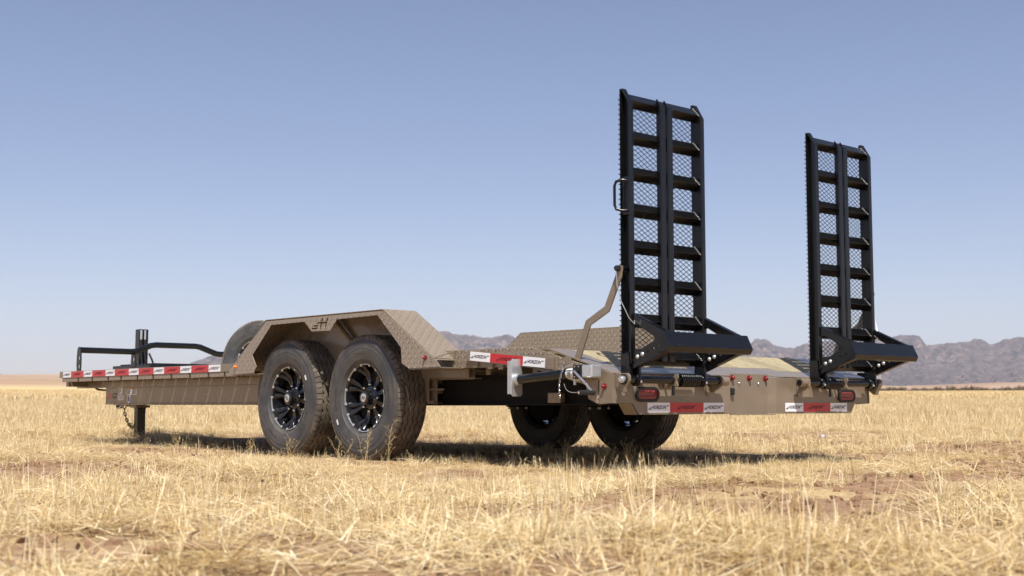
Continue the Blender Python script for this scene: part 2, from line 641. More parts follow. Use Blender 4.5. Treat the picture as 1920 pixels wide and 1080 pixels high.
tag(put('mountains', me), 'hazy purple brown mountain range with flat rocky crests', kind='structure')

# ------------------------------------------------------------------ haze
hz = MB().box(-7600, 7400, -7600, 7400, -45, 420)
hm = bpy.data.materials.new('haze_air')
hm.use_nodes = True
ht = hm.node_tree
ht.nodes.remove(ht.nodes['Principled BSDF'])
pv = ht.nodes.new('ShaderNodeVolumePrincipled')
pv.inputs['Color'].default_value = (.72, .80, 1.0, 1)
pv.inputs['Density'].default_value = 8.5e-5
pv.inputs['Anisotropy'].default_value = .1
ht.links.new(pv.outputs[0], ht.nodes['Material Output'].inputs['Volume'])
MATS['haze_air'] = hm
tag(hz.build('haze', 'haze_air'), 'thin pale blue haze over the plain', 'haze', kind='stuff')

# ================================================================== THE TRAILER
T = empty('equipment_trailer')
tag(T, 'tan tandem axle equipment trailer with two upright black loading ramps', 'trailer')

# ---- chassis
frame = empty('frame', T)
beam = MB()
beam.box(-1.006, -.994, 1.62, 6.31, .352, .488)               # web
beam.box(-1.011, -.95, 1.62, 6.31, .341, .351)                 # lower flange
beam.prism([(-1.014, .488), (-.90, .488), (-.90, .498), (-1.006, .498), (-1.006, .538), (-.90, .538), (-.90, .547), (-1.014, .547)], 1.25, 6.92, 'Y')
both('main_beam', beam, 'tan_paint', (frame, frame), bevel=.002)
bk = MB()
bk.box(-.955, -.945, .12, 1.62, .345, .50)
bk.box(-.99, -.90, .12, 1.62, .335, .345)
bk.box(-.99, -.90, .12, 1.62, .50, .512)
both('rear_beam', bk, 'black_chassis', (frame, frame))
cm = MB().box(-.99, .99, -.02, .02, .51, .60).mesh('crossmember', 'tan_paint')
for y in np.arange(.75, 6.5, .405):
    put('crossmember', cm, frame, loc=(0, float(y), 0))
fc = MB().box(-1.18, 1.18, 6.70, 6.76, .50, .612)
fc.build('front_crossmember', 'tan_paint', frame, bevel=.003)
tg = MB()
for s in (-1, 1):
    tg.prism([(s * .62, 6.2), (s * .50, 6.2), (s * .03, 7.98), (s * .12, 7.98)], .338, .49, 'Z')
tg.box(-.12, .12, 7.96, 8.10, .335, .485)
tg.build('tongue', 'tan_paint', frame, bevel=.003)
cp = MB().box(-.05, .05, 8.05, 8.20, .37, .45)
cp.lathe([(.30, .001), (.30, .03), (.36, .045), (.47, .05), (.50, .03), (.50, .001)], 20, 'Z', (0, 8.22, 0))
cp.build('coupler', 'black_paint', frame, smooth=40)
# plate at the rear of the near wheel well, and small shackle brackets
wp = MB().prism([(1.74, .548), (1.66, .345), (1.60, .345), (1.60, .36), (1.645, .36), (1.645, .425), (1.50, .425), (1.50, .435), (1.645, .435), (1.645, .495), (1.26, .495), (1.26, .548)], -1.045, -1.037, 'X')
both('hanger_bracket', wp, 'tan_paint', (frame, frame), bevel=.002)
sp_ = MB().box(-1.0, -.96, .54, .64, .348, .405).build('jack_stop', 'tan_paint', frame, bevel=.004)

# ---- deck boards (main deck and short dovetail)
deck = empty('deck', T)
bw = 1.96 / 13
for i in range(13):
    x0 = -.98 + i * bw
    MB().box(x0 + .003, x0 + bw - .003, .47, 6.70, .602, .636).build('deck_board', 'pine_board', deck, bevel=.002)
for i in range(13):
    x0 = -.98 + i * bw
    xc = abs(x0 + bw / 2)
    y0 = .176 if xc < .36 else .12
    zz = lambda y: .5 + .29 * y
    b_ = MB()
    b_.prism([(y0, zz(y0) + .004), (.468, zz(.468) + .0005), (.468, zz(.468) - .035), (y0, zz(y0) - .03)], x0 + .003, x0 + bw - .003, 'X')
    b_.build('dovetail_board', 'pine_board', deck, bevel=.002)
# steel edging of the dovetail
st_ = MB()
pl = [(-1.15, 0), (-.209, 0), (-.171, .038), (.171, .038), (.209, 0), (1.15, 0), (1.15, .117), (.41, .117), (.38, .173), (-.38, .173), (-.41, .117), (-1.15, .117)]
m0 = MB().prism(pl, -.006, .0, 'Z')
m0.v = [(x, y, z + .502 + .29 * y) for x, y, z in m0.v]
m0.build('tail_plate', 'tan_paint', deck, bevel=.0015)
ed = MB().prism([(.119, .502 + .29 * .119), (.47, .5 + .29 * .47 + .003), (.62, .6395), (1.3, .6395), (1.3, .633), (.62, .633), (.47, .63), (.119, .502 + .29 * .119 - .006)], -1.15, -.984, 'X')
both('side_plate', ed, 'tan_paint', (deck, deck), bevel=.0015)
gp = MB().box(-1.0445, -.984, 1.302, 3.60, .631, .6365)
both('fender_filler', gp, 'tan_paint', (deck, deck))
# outer tread plates of the front deck, laid crosswise with narrow gaps between them
gaps = [6.30, 6.105, 5.91, 5.715, 5.52, 5.325, 5.13, 4.935, 4.74, 4.545, 4.35, 4.155, 3.96, 3.765]
ys = [6.76] + gaps + [3.56]
for a_, b_ in zip(ys[:-1], ys[1:]):
    m_ = MB().box(-1.185, -.984, b_ + .008, a_ - .008, .629, .6365)
    both('tread_plate', m_, 'tan_tread_plate', (deck, deck))
# front rub rails with stake pockets
rr_ = MB().box(-1.222, -1.210, 3.70, 6.81, .577, .634)
both('rub_rail', rr_, 'tan_paint', (deck, deck), bevel=.002)
PK = (6.41, 6.12, 5.80, 5.55, 5.25, 4.97, 4.66, 4.36, 4.07, 3.83)
cuts = [6.755] + [v for y in PK for v in (y + .016, y - .016)] + [3.66]
for a_, b_ in zip(cuts[0::2], cuts[1::2]):
    ds = MB().box(-1.2185, -1.2107, b_, a_, .541, .5765)
    both('edge_strip', ds, 'tan_tread_plate', (deck, deck), bevel=.0015)
ds = MB().box(-1.2015, -1.195, 3.62, 6.755, .545, .6285)
both('edge_channel', ds, 'tan_paint', (deck, deck))
sk = MB().box(-1.2105, -1.2025, -.016, .016, .543, .630).mesh('stake_pocket', 'tan_paint')
skm = mirx(sk, 'stake_pocket')
for y in (6.41, 6.12, 5.80, 5.55, 5.25, 4.97, 4.66, 4.36, 4.07, 3.83):
    put('stake_pocket', sk, deck, loc=(0, y, 0))
    put('stake_pocket', skm, deck, loc=(0, y, 0))
hose = MB().tube([(-.98, 6.62, .50), (-.97, 6.56, .475), (-.96, 6.42, .468), (-.95, 6.33, .48), (-.94, 6.28, .50)], .009, 8)
hose.build('hose', 'grommet', frame, smooth=60)

# ---- reflective tape with lettering
logo = text_mb('HORIZON', .030, .42, .0003, .0006)
w_ = max(v[0] for v in logo.v) - min(v[0] for v in logo.v)
kx = .112 / w_
logo.v = [(v[0] * kx, v[1] * .86, v[2]) for v in logo.v]
for k in range(3):
    x0 = -.064 - .0075 * k
    logo.prism([(x0 - .004, -.011), (x0 + .0015, -.011), (x0 + .0085 - .002 * k, .004 - .005 * k), (x0 + .004 - .002 * k, .004 - .005 * k)], -.0003, .0003, 'Z')
    x0 = .066 + .0065 * k
    logo.prism([(x0 - .004, .004 + .002 * k), (x0, .004 + .002 * k), (x0 + .003, .011), (x0 - .002, .011)], -.0003, .0003, 'Z')
h_ = .0508


def tape(parent, origin, right, up, segs):
    """segs: list of ('w'|'r', length); origin: lower left corner of the strip"""
    root = empty('reflective_tape', parent)
    x = 0
    for kind, ln in segs:
        seg = MB().box(x, x + ln, 0, h_, 0, .0012)
        orient(seg, origin, right, up).build('white_panel' if kind == 'w' else 'red_panel', 'white_tape' if kind == 'w' else 'red_tape', root)
        lg = MB()
        lg.v = [(v[0] + x + ln / 2, v[1] + h_ / 2, v[2] + .0017) for v in logo.v]
        lg.f, lg.mi = list(logo.f), list(logo.mi)
        orient(lg, origin, right, up).build('lettering', 'black_print' if kind == 'w' else 'dark_red_print', root)
        x += ln
    return root


W, Rd = .1765, .2685
tape(T, (-1.2225, 6.73, .580), (0, -1, 0), (0, 0, 1), [('w', W), ('r', Rd)] * 6 + [('w', W)])
tape(T, (-.892, -.0012, .2985), (1, 0, 0), (0, 0, 1), [('w', .175), ('r', .274), ('w', .175)])
tape(T, (.290, -.0012, .2985), (1, 0, 0), (0, 0, 1), [('w', .175), ('r', .274), ('w', .175)])
rrail = MB().prism([(1.115, .586), (.40, .522), (.40, .587), (1.115, .6475)], -1.186, -1.178, 'X')
rl, _ = both('rear_rub_rail', rrail, 'tan_paint', (deck, deck), bevel=.002)
tape(T, (-1.1863, 1.084, .5895), (0, -1, -.0895), (0, -.0895, 1), [('w', .175), ('r', .274), ('w', .175)])
for y, z in ((1.05, .60), (.40, .545), (.30, .545), (.92, .59), (.83, .585)):
    m_ = MB().box(-1.1776, -1.163, y - .02, y + .02, z - .052, z + .045)
    both('stake_pocket', m_, 'tan_paint', (deck, deck), bevel=.002)

# ---- rear side panels and the tail
tail = empty('tail_panel', T)
sd = MB().prism([(1.42, .653), (.60, .651), (.118, .526), (.093, .519), (.093, .342), (.16, .368), (.18, .441), (.64, .545), (1.42, .549)], -1.163, -1.153, 'X')
both('side_skirt', sd, 'tan_tread_plate', (tail, tail), bevel=.002)
sc_ = MB().prism([(.0905, .5215), (-.006, .497), (-.006, .346), (.0905, .340)], -1.156, -1.148, 'X')
both('corner_plate', sc_, 'tan_paint', (tail, tail), bevel=.002)
rf = MB().prism([(-1.147, .494), (-1.147, .345), (-1.0, .345), (-.955, .287), (-.2095, .287), (-.2095, .494)], 0, .007, 'Y')
both('rear_panel', rf, 'tan_paint', (tail, tail), bevel=.0015)
ch = MB().prism([(-1.0, .344), (-.956, .2865), (-.97, .2865), (-1.014, .344)], .008, .09, 'Y')
both('chamfer_flange', ch, 'tan_paint', (tail, tail))
rc = MB()
rc.box(-.171, .171, .036, .042, .287, .508)
rc.prism([(-.209, .0005), (-.2085, .008), (-.1705, .0435), (-.1705, .0365)], .288, .496, 'Z')
rc.prism([(.209, .0005), (.2085, .008), (.1705, .0435), (.1705, .0365)], .288, .496, 'Z')
rc.build('plate_recess', 'tan_paint', tail, bevel=.0012)
MB().prism([(-.205, .0), (-.17, .036), (.17, .036), (.205, .0)], .281, .2865, 'Z').build('recess_ledge', 'tan_paint', tail)
bt = MB().lathe([(0, .001), (-.004, .006), (-.006, .004), (-.009, .003), (-.009, .0005)], 10, 'Y').mesh('bolt', 'chrome', 40)
for x in (-.088, .086):
    put('bolt', bt, tail, loc=(x, .036, .459))
MB().box(-.172, -.145, .016, .0355, .392, .432).build('latch', 'grommet', tail, bevel=.006)

# ---- lamps
def marker(parent, loc, rot, m='red_lens', r=.0115):
    g = MB().lathe([(0, .001), (0, r + .006), (.003, r + .006), (.005, r), (.012, r * .95), (.018, r * .7), (.021, .0005)], 16, 'X')
    o = put('marker_light', g.mesh('marker_light', m, 50), parent, loc=loc, rot=rot)
    return o


for x in (-.15, .003, .152):
    marker(T, (x, .0355, .488), (0, 0, R(-90)))
for s in (-1, 1):
    rz = R(180) if s < 0 else 0
    marker(T, (s * 1.1565, .05, .431), (0, 0, rz), r=.010)
    marker(T, (s * 1.3205, 1.325, .607), (0, 0, rz), r=.009)
    marker(T, (s * 1.3205, 3.49, .603), (0, 0, rz), 'amber_lens', r=.009)


def stadium(w, h, n=10):
    r = h / 2
    pts = []
    for k in range(n + 1):
        a = -math.pi / 2 + math.pi * k / n
        pts.append((w / 2 - r + r * math.cos(a), r * math.sin(a)))
    for k in range(n + 1):
        a = math.pi / 2 + math.pi * k / n
        pts.append((-w / 2 + r + r * math.cos(a), r * math.sin(a)))
    return pts


for xc in (-.896, .906):
    tl = empty('tail_light', T, (xc, -.001, .392))
    MB().prism(stadium(.178, .078), -.012, 0, 'Y', holes=[stadium(.146, .052)]).build('grommet', 'grommet', tl, bevel=.004)
    MB().prism(stadium(.1455, .0515), -.009, -.001, 'Y').build('lens', 'red_lens', tl, bevel=.003)
    for i in range(6):
        for j in range(2):
            x_, z_ = -.05 + .02 * i, (.013 if j == 0 else -.011)
            MB().lathe([(-.0092, .0075), (-.0115, .0065), (-.0125, .003), (-.0127, .0002)], 10, 'Y', (x_, 0, z_)).build('diode', 'red_diode', tl, smooth=60)

# ---- fenders
PROF = [(3.62, .578), (3.13, .912), (1.775, .910), (1.248, .592)]
PANEL = [(3.615, .575), (3.13, .908), (1.775, .906), (1.25, .588), (1.215, .553), (1.51, .549), (1.58, .582), (1.589, .675), (1.83, .881), (2.267, .877), (2.339, .809),
         (2.556, .812), (2.647, .880), (3.06, .878), (3.30, .678), (3.24, .60), (3.27, .555), (3.57, .549)]


def bar_poly(a, b, w):
    a, b = Vector(a), Vector(b)
    d = (b - a).normalized()
    n_ = Vector((-d.y, d.x)) * w / 2
    return [tuple(a + n_), tuple(b + n_), tuple(b - n_), tuple(a - n_)]


# the H emblem with three speed lines is cut right through the panel: one outline
def emblem_hole():
    dy = lambda z: (.862 - z) * .42           # slant
    P = lambda y, z: (y + dy(z), z)
    pts = []
    # right leg top (rearward = smaller y), going round the letter H
    A, B, Cc, D = 2.378, 2.392, 2.436, 2.452      # right leg, left leg edges
    t_, m1, m2, b_ = .893, .868, .858, .826
    pts += [P(A, t_), P(B, t_), P(B, m1), P(Cc, m1), P(Cc, t_), P(D, t_), P(D, m1), P(2.500, m1), P(2.500, m2 + .002), P(D, m2 + .002)]
    pts += [P(D, b_), P(Cc, b_), P(Cc, m2), P(B, m2), P(B, b_), P(A, b_)]
    return pts


hole = emblem_hole()
bars = [[(2.477 + (.862 - z) * .42 if k < 2 else 2.527 + (.862 - z) * .42, z) for k, z in ((0, .851), (1, .842), (2, .842), (3, .851))],
        [(2.472 + (.862 - z) * .42 if k < 2 else 2.545 + (.862 - z) * .42, z) for k, z in ((0, .835), (1, .826), (2, .826), (3, .835))]]
fend = [empty('fender', T), empty('fender', T)]
pn = MB().prism(PANEL, -1.299, -1.293, 'X', holes=[hole] + bars)
pn.v = [(x - (.907 - z) * .07, y - (.907 - z) * .09, z) for x, y, z in pn.v]            # skirt flared a little towards its lower edge to catch more sun
both('outer_panel', pn, 'tan_tread_plate', fend, bevel=.0012)


def strip(x0, x1, prof, th):
    m = MB()
    for (a, b) in zip(prof[:-1], prof[1:]):
        m.prism([a, b, (b[0], b[1] + th), (a[0], a[1] + th)], x0, x1, 'X')
    return m


tp = MB()
up = [(y, z + .006) for y, z in PROF]
tp.prism(PROF + up[::-1], -1.301, -1.046, 'X')
both('top_plate', tp, 'tan_tread_plate', fend, bevel=.003)
iw = MB().prism([(3.60, .592), (3.13, .9135), (1.775, .9115), (1.25, .594), (1.25, .50), (3.60, .50)], -1.058, -1.05, 'X')
both('inner_wall', iw, 'tan_paint', fend)
dp = MB().prism([(3.60, .59), (3.13, .913), (1.775, .911), (1.26, .60), (1.26, .585), (3.60, .565)], -1.0495, -1.0465, 'X')
both('deck_side_panel', dp, 'tan_tread_plate', fend)
br = MB().tube([(-1.10, 2.60, .90), (-1.09, 2.40, .74), (-1.07, 2.33, .68)], .02, 12)
both('brace', br, 'tan_paint', fend, smooth=50)
lp = MB()
lp.prism([(3.57, .548), (3.27, .554), (3.27, .548), (3.57, .542)], -1.318, -1.06, 'X')
lp.prism([(1.215, .552), (1.51, .548), (1.51, .542), (1.215, .546)], -1.318, -1.06, 'X')
lp.v = [(x, y - .031, z) for x, y, z in lp.v]
both('lower_lip', lp, 'tan_paint', fend)
wl = MB().tube([(-1.33, 1.262, .600), (-1.25, 1.245, .625), (-1.168, 1.23, .650)], .004, 6)
both('weld_bead', wl, 'tan_paint', fend, smooth=60)

# ---- wheels: tyre with zigzag ribs, ten spoke black rim
def make_tyre():
    m = MB()
    half = [(.082, .212), (.092, .218), (.098, .226), (.106, .238), (.109, .240), (.1095, .246), (.1155, .27), (.1175, .295), (.117, .308), (.1185, .310), (.118, .314), (.116, .318), (.1165, .323),
            (.1135, .338), (.1145, .340), (.113, .345), (.109, .355), (.1045, .366), (.0985, .375), (.093, .381)]
    prof = [(-u, r) for u, r in half] + [(-.05, .385), (0, .386), (.05, .385)] + half[::-1]
    m.lathe(prof, 96, 'X')
    N = 84
    for uc, w in ((-.054, .027), (-.018, .027), (.018, .027), (.054, .027)):
        vs, fs = [], []
        for k in range(N * 2):
            an = math.pi * k / N
            z = (.0052 if (k // 1) % 4 in (0, 1) else -.0052) + (.0 if k % 2 else .001)
            for u, r in ((uc - w / 2 + z, .384), (uc - w / 2 + z, .3955), (uc + w / 2 + z, .3955), (uc + w / 2 + z, .384)):
                vs.append((u, r * math.cos(an), r * math.sin(an)))
        K = N * 2
        for k in range(K):
            k2 = (k + 1) % K
            for i in range(3):
                fs.append((k * 4 + i, k * 4 + i + 1, k2 * 4 + i + 1, k2 * 4 + i))
        m.add(vs, fs, 1)
    for s in (-1, 1):
        NB = 66
        for k in range(NB):
            a0, a1 = 2 * math.pi * (k + .07) / NB, 2 * math.pi * (k + .93) / NB
            pr = [(.0755, .382), (.0755, .3945), (.089, .394), (.0985, .3865), (.1065, .3705), (.1045, .3655)]
            vs = [(s * u, r * math.cos(a), r * math.sin(a)) for a in (a0, a1) for u, r in pr]
            n_ = len(pr)
            fs = [(i, (i + 1) % n_, n_ + (i + 1) % n_, n_ + i) for i in range(n_)] + [tuple(range(n_)), tuple(range(n_, 2 * n_))]
            m.add(vs, fs, 1)
    # raised lettering bent round the outer sidewall
    for body, a_c, sz in (('PROVIDER', R(200), .034), ('PROVIDER', R(20), .034), ('ST235/80R16', R(110), .02), ('10 PLY RATING', R(290), .016)):
        tx = text_mb(body, sz, .15, .0014, 0)
        rm = .285
        vs = []
        for x, y, z in tx.v:
            an = a_c - x / rm
            r = rm + y
            u = .1165 if r < .30 else .1175
            vs.append((-(u + .0006 + z), r * math.cos(an), r * math.sin(an)))
        m.add(vs, tx.f)
    return m.mesh('tyre', ['rubber', 'tread_rubber'], 38, recalc=True)


def make_rim():
    m = MB()
    m.lathe([(-.088, .222), (-.091, .215), (-.088, .203), (-.03, .188), (.02, .185), (-.03, .196), (-.075, .207), (-.084, .225)], 72, 'X')
    m.lathe([(.086, .222), (.08, .203), (.02, .188)], 72, 'X')
    return m.mesh('rim', 'rim_black', 40)


def make_spokes():
    out = []
    path = [(.048, -.052), (.075, -.030), (.115, -.020), (.150, -.027), (.178, -.048), (.199, -.072)]
    for s in (-1, 1):
        vs, fs = [], []
        for k, (r, u) in enumerate(path):
            t_ = k / (len(path) - 1)
            an = s * (.10 + .04 * t_ - .09 * math.sin(math.pi * t_) * .5)
            w = .010 + .006 * t_
            for dw, du in ((-w, .0), (-w * .5, -.008), (w * .5, -.008), (w, 0), (w, .022), (-w, .022)):
                y = r * math.cos(an) - dw * math.sin(an)
                z = r * math.sin(an) + dw * math.cos(an)
                vs.append((u + du, y, z))
        n_ = 6
        for k in range(len(path) - 1):
            for i in range(n_):
                i2 = (i + 1) % n_
                fs.append((k * n_ + i, k * n_ + i2, (k + 1) * n_ + i2, (k + 1) * n_ + i))
        fs += [tuple(range(n_)), tuple(range((len(path) - 1) * n_, len(path) * n_))]
        out.append((vs, fs))
    m = MB()
    for vs, fs in out:
        m.add(vs, fs)
    return m.mesh('spoke', 'rim_black', 40)


def make_mark():
    m = MB()
    N = 8
    r0, r1 = .2075, .2112
    vs, fs = [], []
    for k in range(N + 1):
        an = -.22 + .44 * k / N
        for r in (r0, r1):
            for u in (-.088, -.0932):
                vs.append((u - (r - .2) * .3, r * math.cos(an), r * math.sin(an)))
    for k in range(N):
        o = k * 4
        fs += [(o, o + 1, o + 5, o + 4), (o + 1, o + 3, o + 7, o + 5), (o + 3, o + 2, o + 6, o + 7), (o + 2, o, o + 4, o + 6)]
    fs += [(0, 1, 3, 2), (N * 4, N * 4 + 2, N * 4 + 3, N * 4 + 1)]
    m.add(vs, fs)
    for an in (-.22, .22):
        c, s_ = math.cos(an), math.sin(an)
        for r_a, r_b, w0, w1 in ((.1985, .2125, -.007, .007),):
            q = []
            for u in (-.088, -.0935):
                for r, w in ((r_a, w0), (r_b, w0), (r_b, w1), (r_a, w1)):
                    q.append((u - (r - .2) * .3, r * c - w * s_, r * s_ + w * c))
            # ring shaped tab: leave a dark rivet in its middle
            m.add(q, [(0, 1, 2, 3), (4, 7, 6, 5), (0, 4, 5, 1), (1, 5, 6, 2), (2, 6, 7, 3), (3, 7, 4, 0)])
    return m.mesh('milled_edge', 'milled_aluminium')


M_tyre, M_rim, M_spoke, M_mark = make_tyre(), make_rim(), make_spokes(), make_mark()
hubm = MB().lathe([(.0, .075), (-.045, .072), (-.05, .05), (-.056, .047), (-.094, .044), (-.100, .038), (-.101, .026)], 28, 'X')
M_hub = hubm.mesh('hub_cap', 'rim_black', 35)
M_badge = MB().lathe([(-.099, .027), (-.1025, .026), (-.1025, .0004)], 24, 'X')
sw = MB()
for k in (0, math.pi):                                  # the swirl on the cap
    sw.tube([(-.1035, .016 * math.cos(a + k) * (1 - .25 * i), .016 * math.sin(a + k) * (1 - .25 * i)) for i, a in enumerate((0, .7, 1.5, 2.4))], .0024, 6)
M_badge = M_badge.mesh('badge', 'milled_aluminium', 30)
M_swirl = sw.mesh('badge_mark', 'black_print')
M_nut = MB().lathe([(-.045, .0085), (-.068, .0085), (-.073, .005), (-.073, .0003)], 6, 'X').mesh('lug_nut', 'chrome')
M_rivet = MB().lathe([(-.1, .0035), (-.102, .0028), (-.1025, .0003)], 8, 'X').mesh('rivet', 'milled_aluminium')
M_drum = MB().lathe([(-.02, .03), (-.02, .165), (.10, .168), (.10, .03)], 40, 'X').mesh('brake_drum', 'black_chassis', 40)
M_stick = MB().box(-.1195, -.1175, -.006, .006, -.0175, .0175).mesh('sticker', 'sticker_white')


def make_wheel(name, loc, rot, parent, drum=True, stickers=()):
    w = empty(name, parent, loc, rot)
    put('tyre', M_tyre, w)
    put('rim', M_rim, w)
    for k in range(8):
        put('spoke', M_spoke, w, rot=(2 * math.pi * k / 8, 0, 0))
        put('milled_edge', M_mark, w, rot=(2 * math.pi * (k + .5) / 8, 0, 0))
        a = 2 * math.pi * (k + .5) / 8
        put('lug_nut', M_nut, w, loc=(.012, .083 * math.cos(a), .083 * math.sin(a)))
        put('rivet', M_rivet, w, loc=(.012, .041 * math.cos(a), .041 * math.sin(a)))
    put('hub_cap', M_hub, w)
    put('badge', M_badge, w)
    put('badge_mark', M_swirl, w)
    if drum:
        put('brake_drum', M_drum, w)
    for r, a, rr2 in stickers:
        put('sticker', M_stick, w, loc=(.0, r * math.cos(a), r * math.sin(a)), rot=(rr2, 0, 0))
    return w


WY = (2.954, 2.065)
make_wheel('wheel', (-1.130, WY[0], .382), (R(12), 0, 0), T, stickers=[(.285, R(140), R(140))])
make_wheel('wheel', (-1.130, WY[1], .382), (R(-21), 0, 0), T, stickers=[(.30, R(-10), R(-5))])
make_wheel('wheel', (1.185, WY[0] - .03, .382), (R(35), 0, R(180)), T)
make_wheel('wheel', (1.185, WY[1] - .03, .382), (R(80), 0, R(180)), T)
spw = make_wheel('spare_wheel', (-.08, 5.24, .700), (R(30), R(6), R(24)), T, drum=False)
spw.scale = (.92, .92, .92)
MB().box(-.03, .03, -.03, .03, -.06, .30).build('spare_carrier', 'black_paint', T, bevel=.003, loc=(.08, 5.60, .40))
# axles, springs and hangers between the wheels
ax = empty('suspension', T)
for y in WY:
    MB().tube([(-1.08, y, .382), (-.8, y, .372), (.8, y, .372), (1.08, y, .382)], .04, 14).build('axle', 'black_chassis', ax, smooth=50)
for s in (-1, 1):
    for y in WY:
        lf = MB()
        for k in range(4):
            ln = .36 - .07 * k
            lf.prism([(y - ln, .452 - .011 * k), (y, .428 - .011 * k), (y + ln, .452 - .011 * k), (y + ln, .460 - .011 * k), (y, .437 - .011 * k), (y - ln, .460 - .011 * k)], s * .86 - .03, s * .86 + .03, 'X')
        lf.build('leaf_spring', 'black_chassis', ax)
        ub = MB()
        for dx in (-.045, .045):
            for dy in (-.05, .05):
                ub.tube([(s * .86 + dx, y + dy, .47), (s * .86 + dx, y + dy, .305)], .006, 6)
                ub.tube([(s * .86 + dx, y + dy, .318), (s * .86 + dx, y + dy, .308)], .011, 6)
        ub.build('u_bolt', 'zinc', ax)
        MB().box(s * .86 - .06, s * .86 + .06, y - .07, y + .07, .322, .332).build('spring_plate', 'black_chassis', ax)
    for y in (1.62, 2.51, 3.40):
        MB().prism([(y - .07, .50), (y + .07, .50), (y + .03, .41), (y - .03, .41)], s * .86 - .04, s * .86 + .04, 'X').build('spring_hanger', 'black_chassis', ax)

# ---- ramps -------------------------------------------------------
HW = .300


def ramp(cx, near):
    rp = empty('ramp', T, (cx, 0, 0))
    # side rails: channels that open outward, ends cut on a slant
    pf = [(0, .545), (0, 1.977), (-.018, 1.977), (-.068, 1.893), (-.068, .545)]
    for s in (-1, 1):
        m = MB()
        m.prism(pf, s * HW - s * .034, s * HW - s * .028, 'X')                           # web
        m.prism([(0, .545), (0, 1.977), (-.006, 1.977), (-.006, .545)], s * HW, s * HW - s * .0275, 'X')
        m.prism([(-.068, .545), (-.068, 1.893), (-.062, 1.902), (-.062, .545)], s * HW, s * HW - s * .0275, 'X')
        m.prism([(-.0185, 1.9775), (-.0685, 1.8935), (-.0635, 1.8905), (-.014, 1.974)], s * HW, s * HW - s * .034, 'X')
        m.build('side_rail', 'black_paint', rp, bevel=.0026)
        ft = MB()
        ft.prism([(.002, .60), (-.05, .60), (-.058, .585), (-.058, .46), (.002, .50)], s * HW - s * .027, s * HW + s * .003, 'X')
        ft.build('rail_foot', 'black_paint', rp, bevel=.003)
        er = MB().prism([(-.03, .545), (-.088, .545), (-.098, .455), (-.082, .434), (-.045, .432), (-.03, .45)], s * HW - s * .05, s * HW - s * .036, 'X')
        er.build('hinge_ear', 'black_paint', rp, bevel=.003)
        wb = MB()
        rnd = random.Random(5 + s)
        for k in range(7):
            a = (s * (HW - .012) + rnd.uniform(-.012, .012), -.03 + rnd.uniform(-.02, .02), .602 + rnd.uniform(-.006, .008))
            wb.lathe([(-.005, .0005), (-.003, .005), (.003, .005), (.005, .0005)], 8, 'Z', a)
        wb.build('weld_bead', 'black_paint', rp, smooth=60)
    for xo in (-.066, -.009):
        m = MB()
        top = 1.945
        m.prism([(-.045, .56), (-.045, top + .006), (-.052, top + .006), (-.072, top - .03), (-.072, .56)], xo, xo + .007, 'X')
        m.prism([(-.072, .56), (-.072, top - .03), (-.066, top - .022), (-.066, .56)], xo + .0075, xo + .045, 'X')
        m.build('center_stile', 'black_paint', rp, bevel=.0026)
    for k in range(8):
        zt = 1.954 - .1908 * k
        zc = zt - .036
        poly = [(-.060, zc - .008), (-.022, zc + .034), (-.015, zc + .031), (-.051, zc - .007), (-.015, zc - .036), (-.020, zc - .041)]
        MB().prism(poly, -HW + .0345, HW - .0345, 'X').build('rung', 'black_paint', rp, bevel=.0015)
        wb = MB()
        rnd = random.Random(k)
        for q in range(6):
            u = q / 5
            wb.lathe([(-.005, .0005), (-.003, .004), (.003, .004), (.005, .0005)], 8, 'X', (HW - .036 + rnd.uniform(-.003, .001), -.022 - .038 * u, zc + .034 - .042 * u))
        wb.build('weld_bead', 'weld_glint', rp, smooth=60)
    # expanded metal: two families of slanted strands
    ms = MB()
    px_, pz_ = .047, .0262
    x0, x1, z0, z1 = -HW + .004, HW - .004, .555, 1.955
    for sgn in (-1, 1):
        c0 = -40
        for k in range(-60, 170):
            c = z0 + k * pz_
            # line z = c + sgn*(pz/px)*(x - x0)
            sl = sgn * pz_ / px_
            xa, xb = x0, x1
            za, zb = c, c + sl * (x1 - x0)
            pts = []
            def clipx(z):
                return x0 + (z - c) / sl
            lo, hi = min(za, zb), max(za, zb)
            if hi < z0 or lo > z1:
                continue
            cl = [(xa, za), (xb, zb)]
            for i in range(2):
                x_, z_ = cl[i]
                if z_ < z0:
                    cl[i] = (clipx(z0), z0)
                elif z_ > z1:
                    cl[i] = (clipx(z1), z1)
            if abs(cl[0][0] - cl[1][0]) < .004:
                continue
            a, b = Vector((cl[0][0], .004 + .001 * sgn, cl[0][1])), Vector((cl[1][0], .004 + .001 * sgn, cl[1][1]))
            d = (b - a).normalized()
            n_ = Vector((-d.z, 0, d.x)) * .0013
            t_ = Vector((0, .0013, 0))
            ms.add([a + n_ - t_, a + n_ + t_, a - n_ + t_, a - n_ - t_, b + n_ - t_, b + n_ + t_, b - n_ + t_, b - n_ - t_],
                   [(0, 1, 2, 3), (4, 7, 6, 5), (0, 4, 5, 1), (1, 5, 6, 2), (2, 6, 7, 3), (3, 7, 4, 0)])
    for s in (-1, 1):                                        # cut ends of the mesh stand proud along the edges
        for k in range(int((z1 - z0) / pz_)):
            ms.box(s * (HW - .001) - .003, s * (HW - .001) + .003, .002, .007, z0 + k * pz_, z0 + k * pz_ + .005)
    ms.build('expanded_mesh', 'black_paint', rp)
    # support knees with lightening windows and the foot bar
    kp = [(-.043, .802), (-.055, .806), (-.283, .702), (-.306, .628), (-.302, .604), (-.05, .513), (-.043, .52)]
    win = [(-.070, .742), (-.092, .746), (-.21, .680), (-.216, .668), (-.208, .656), (-.122, .619), (-.070, .621)]
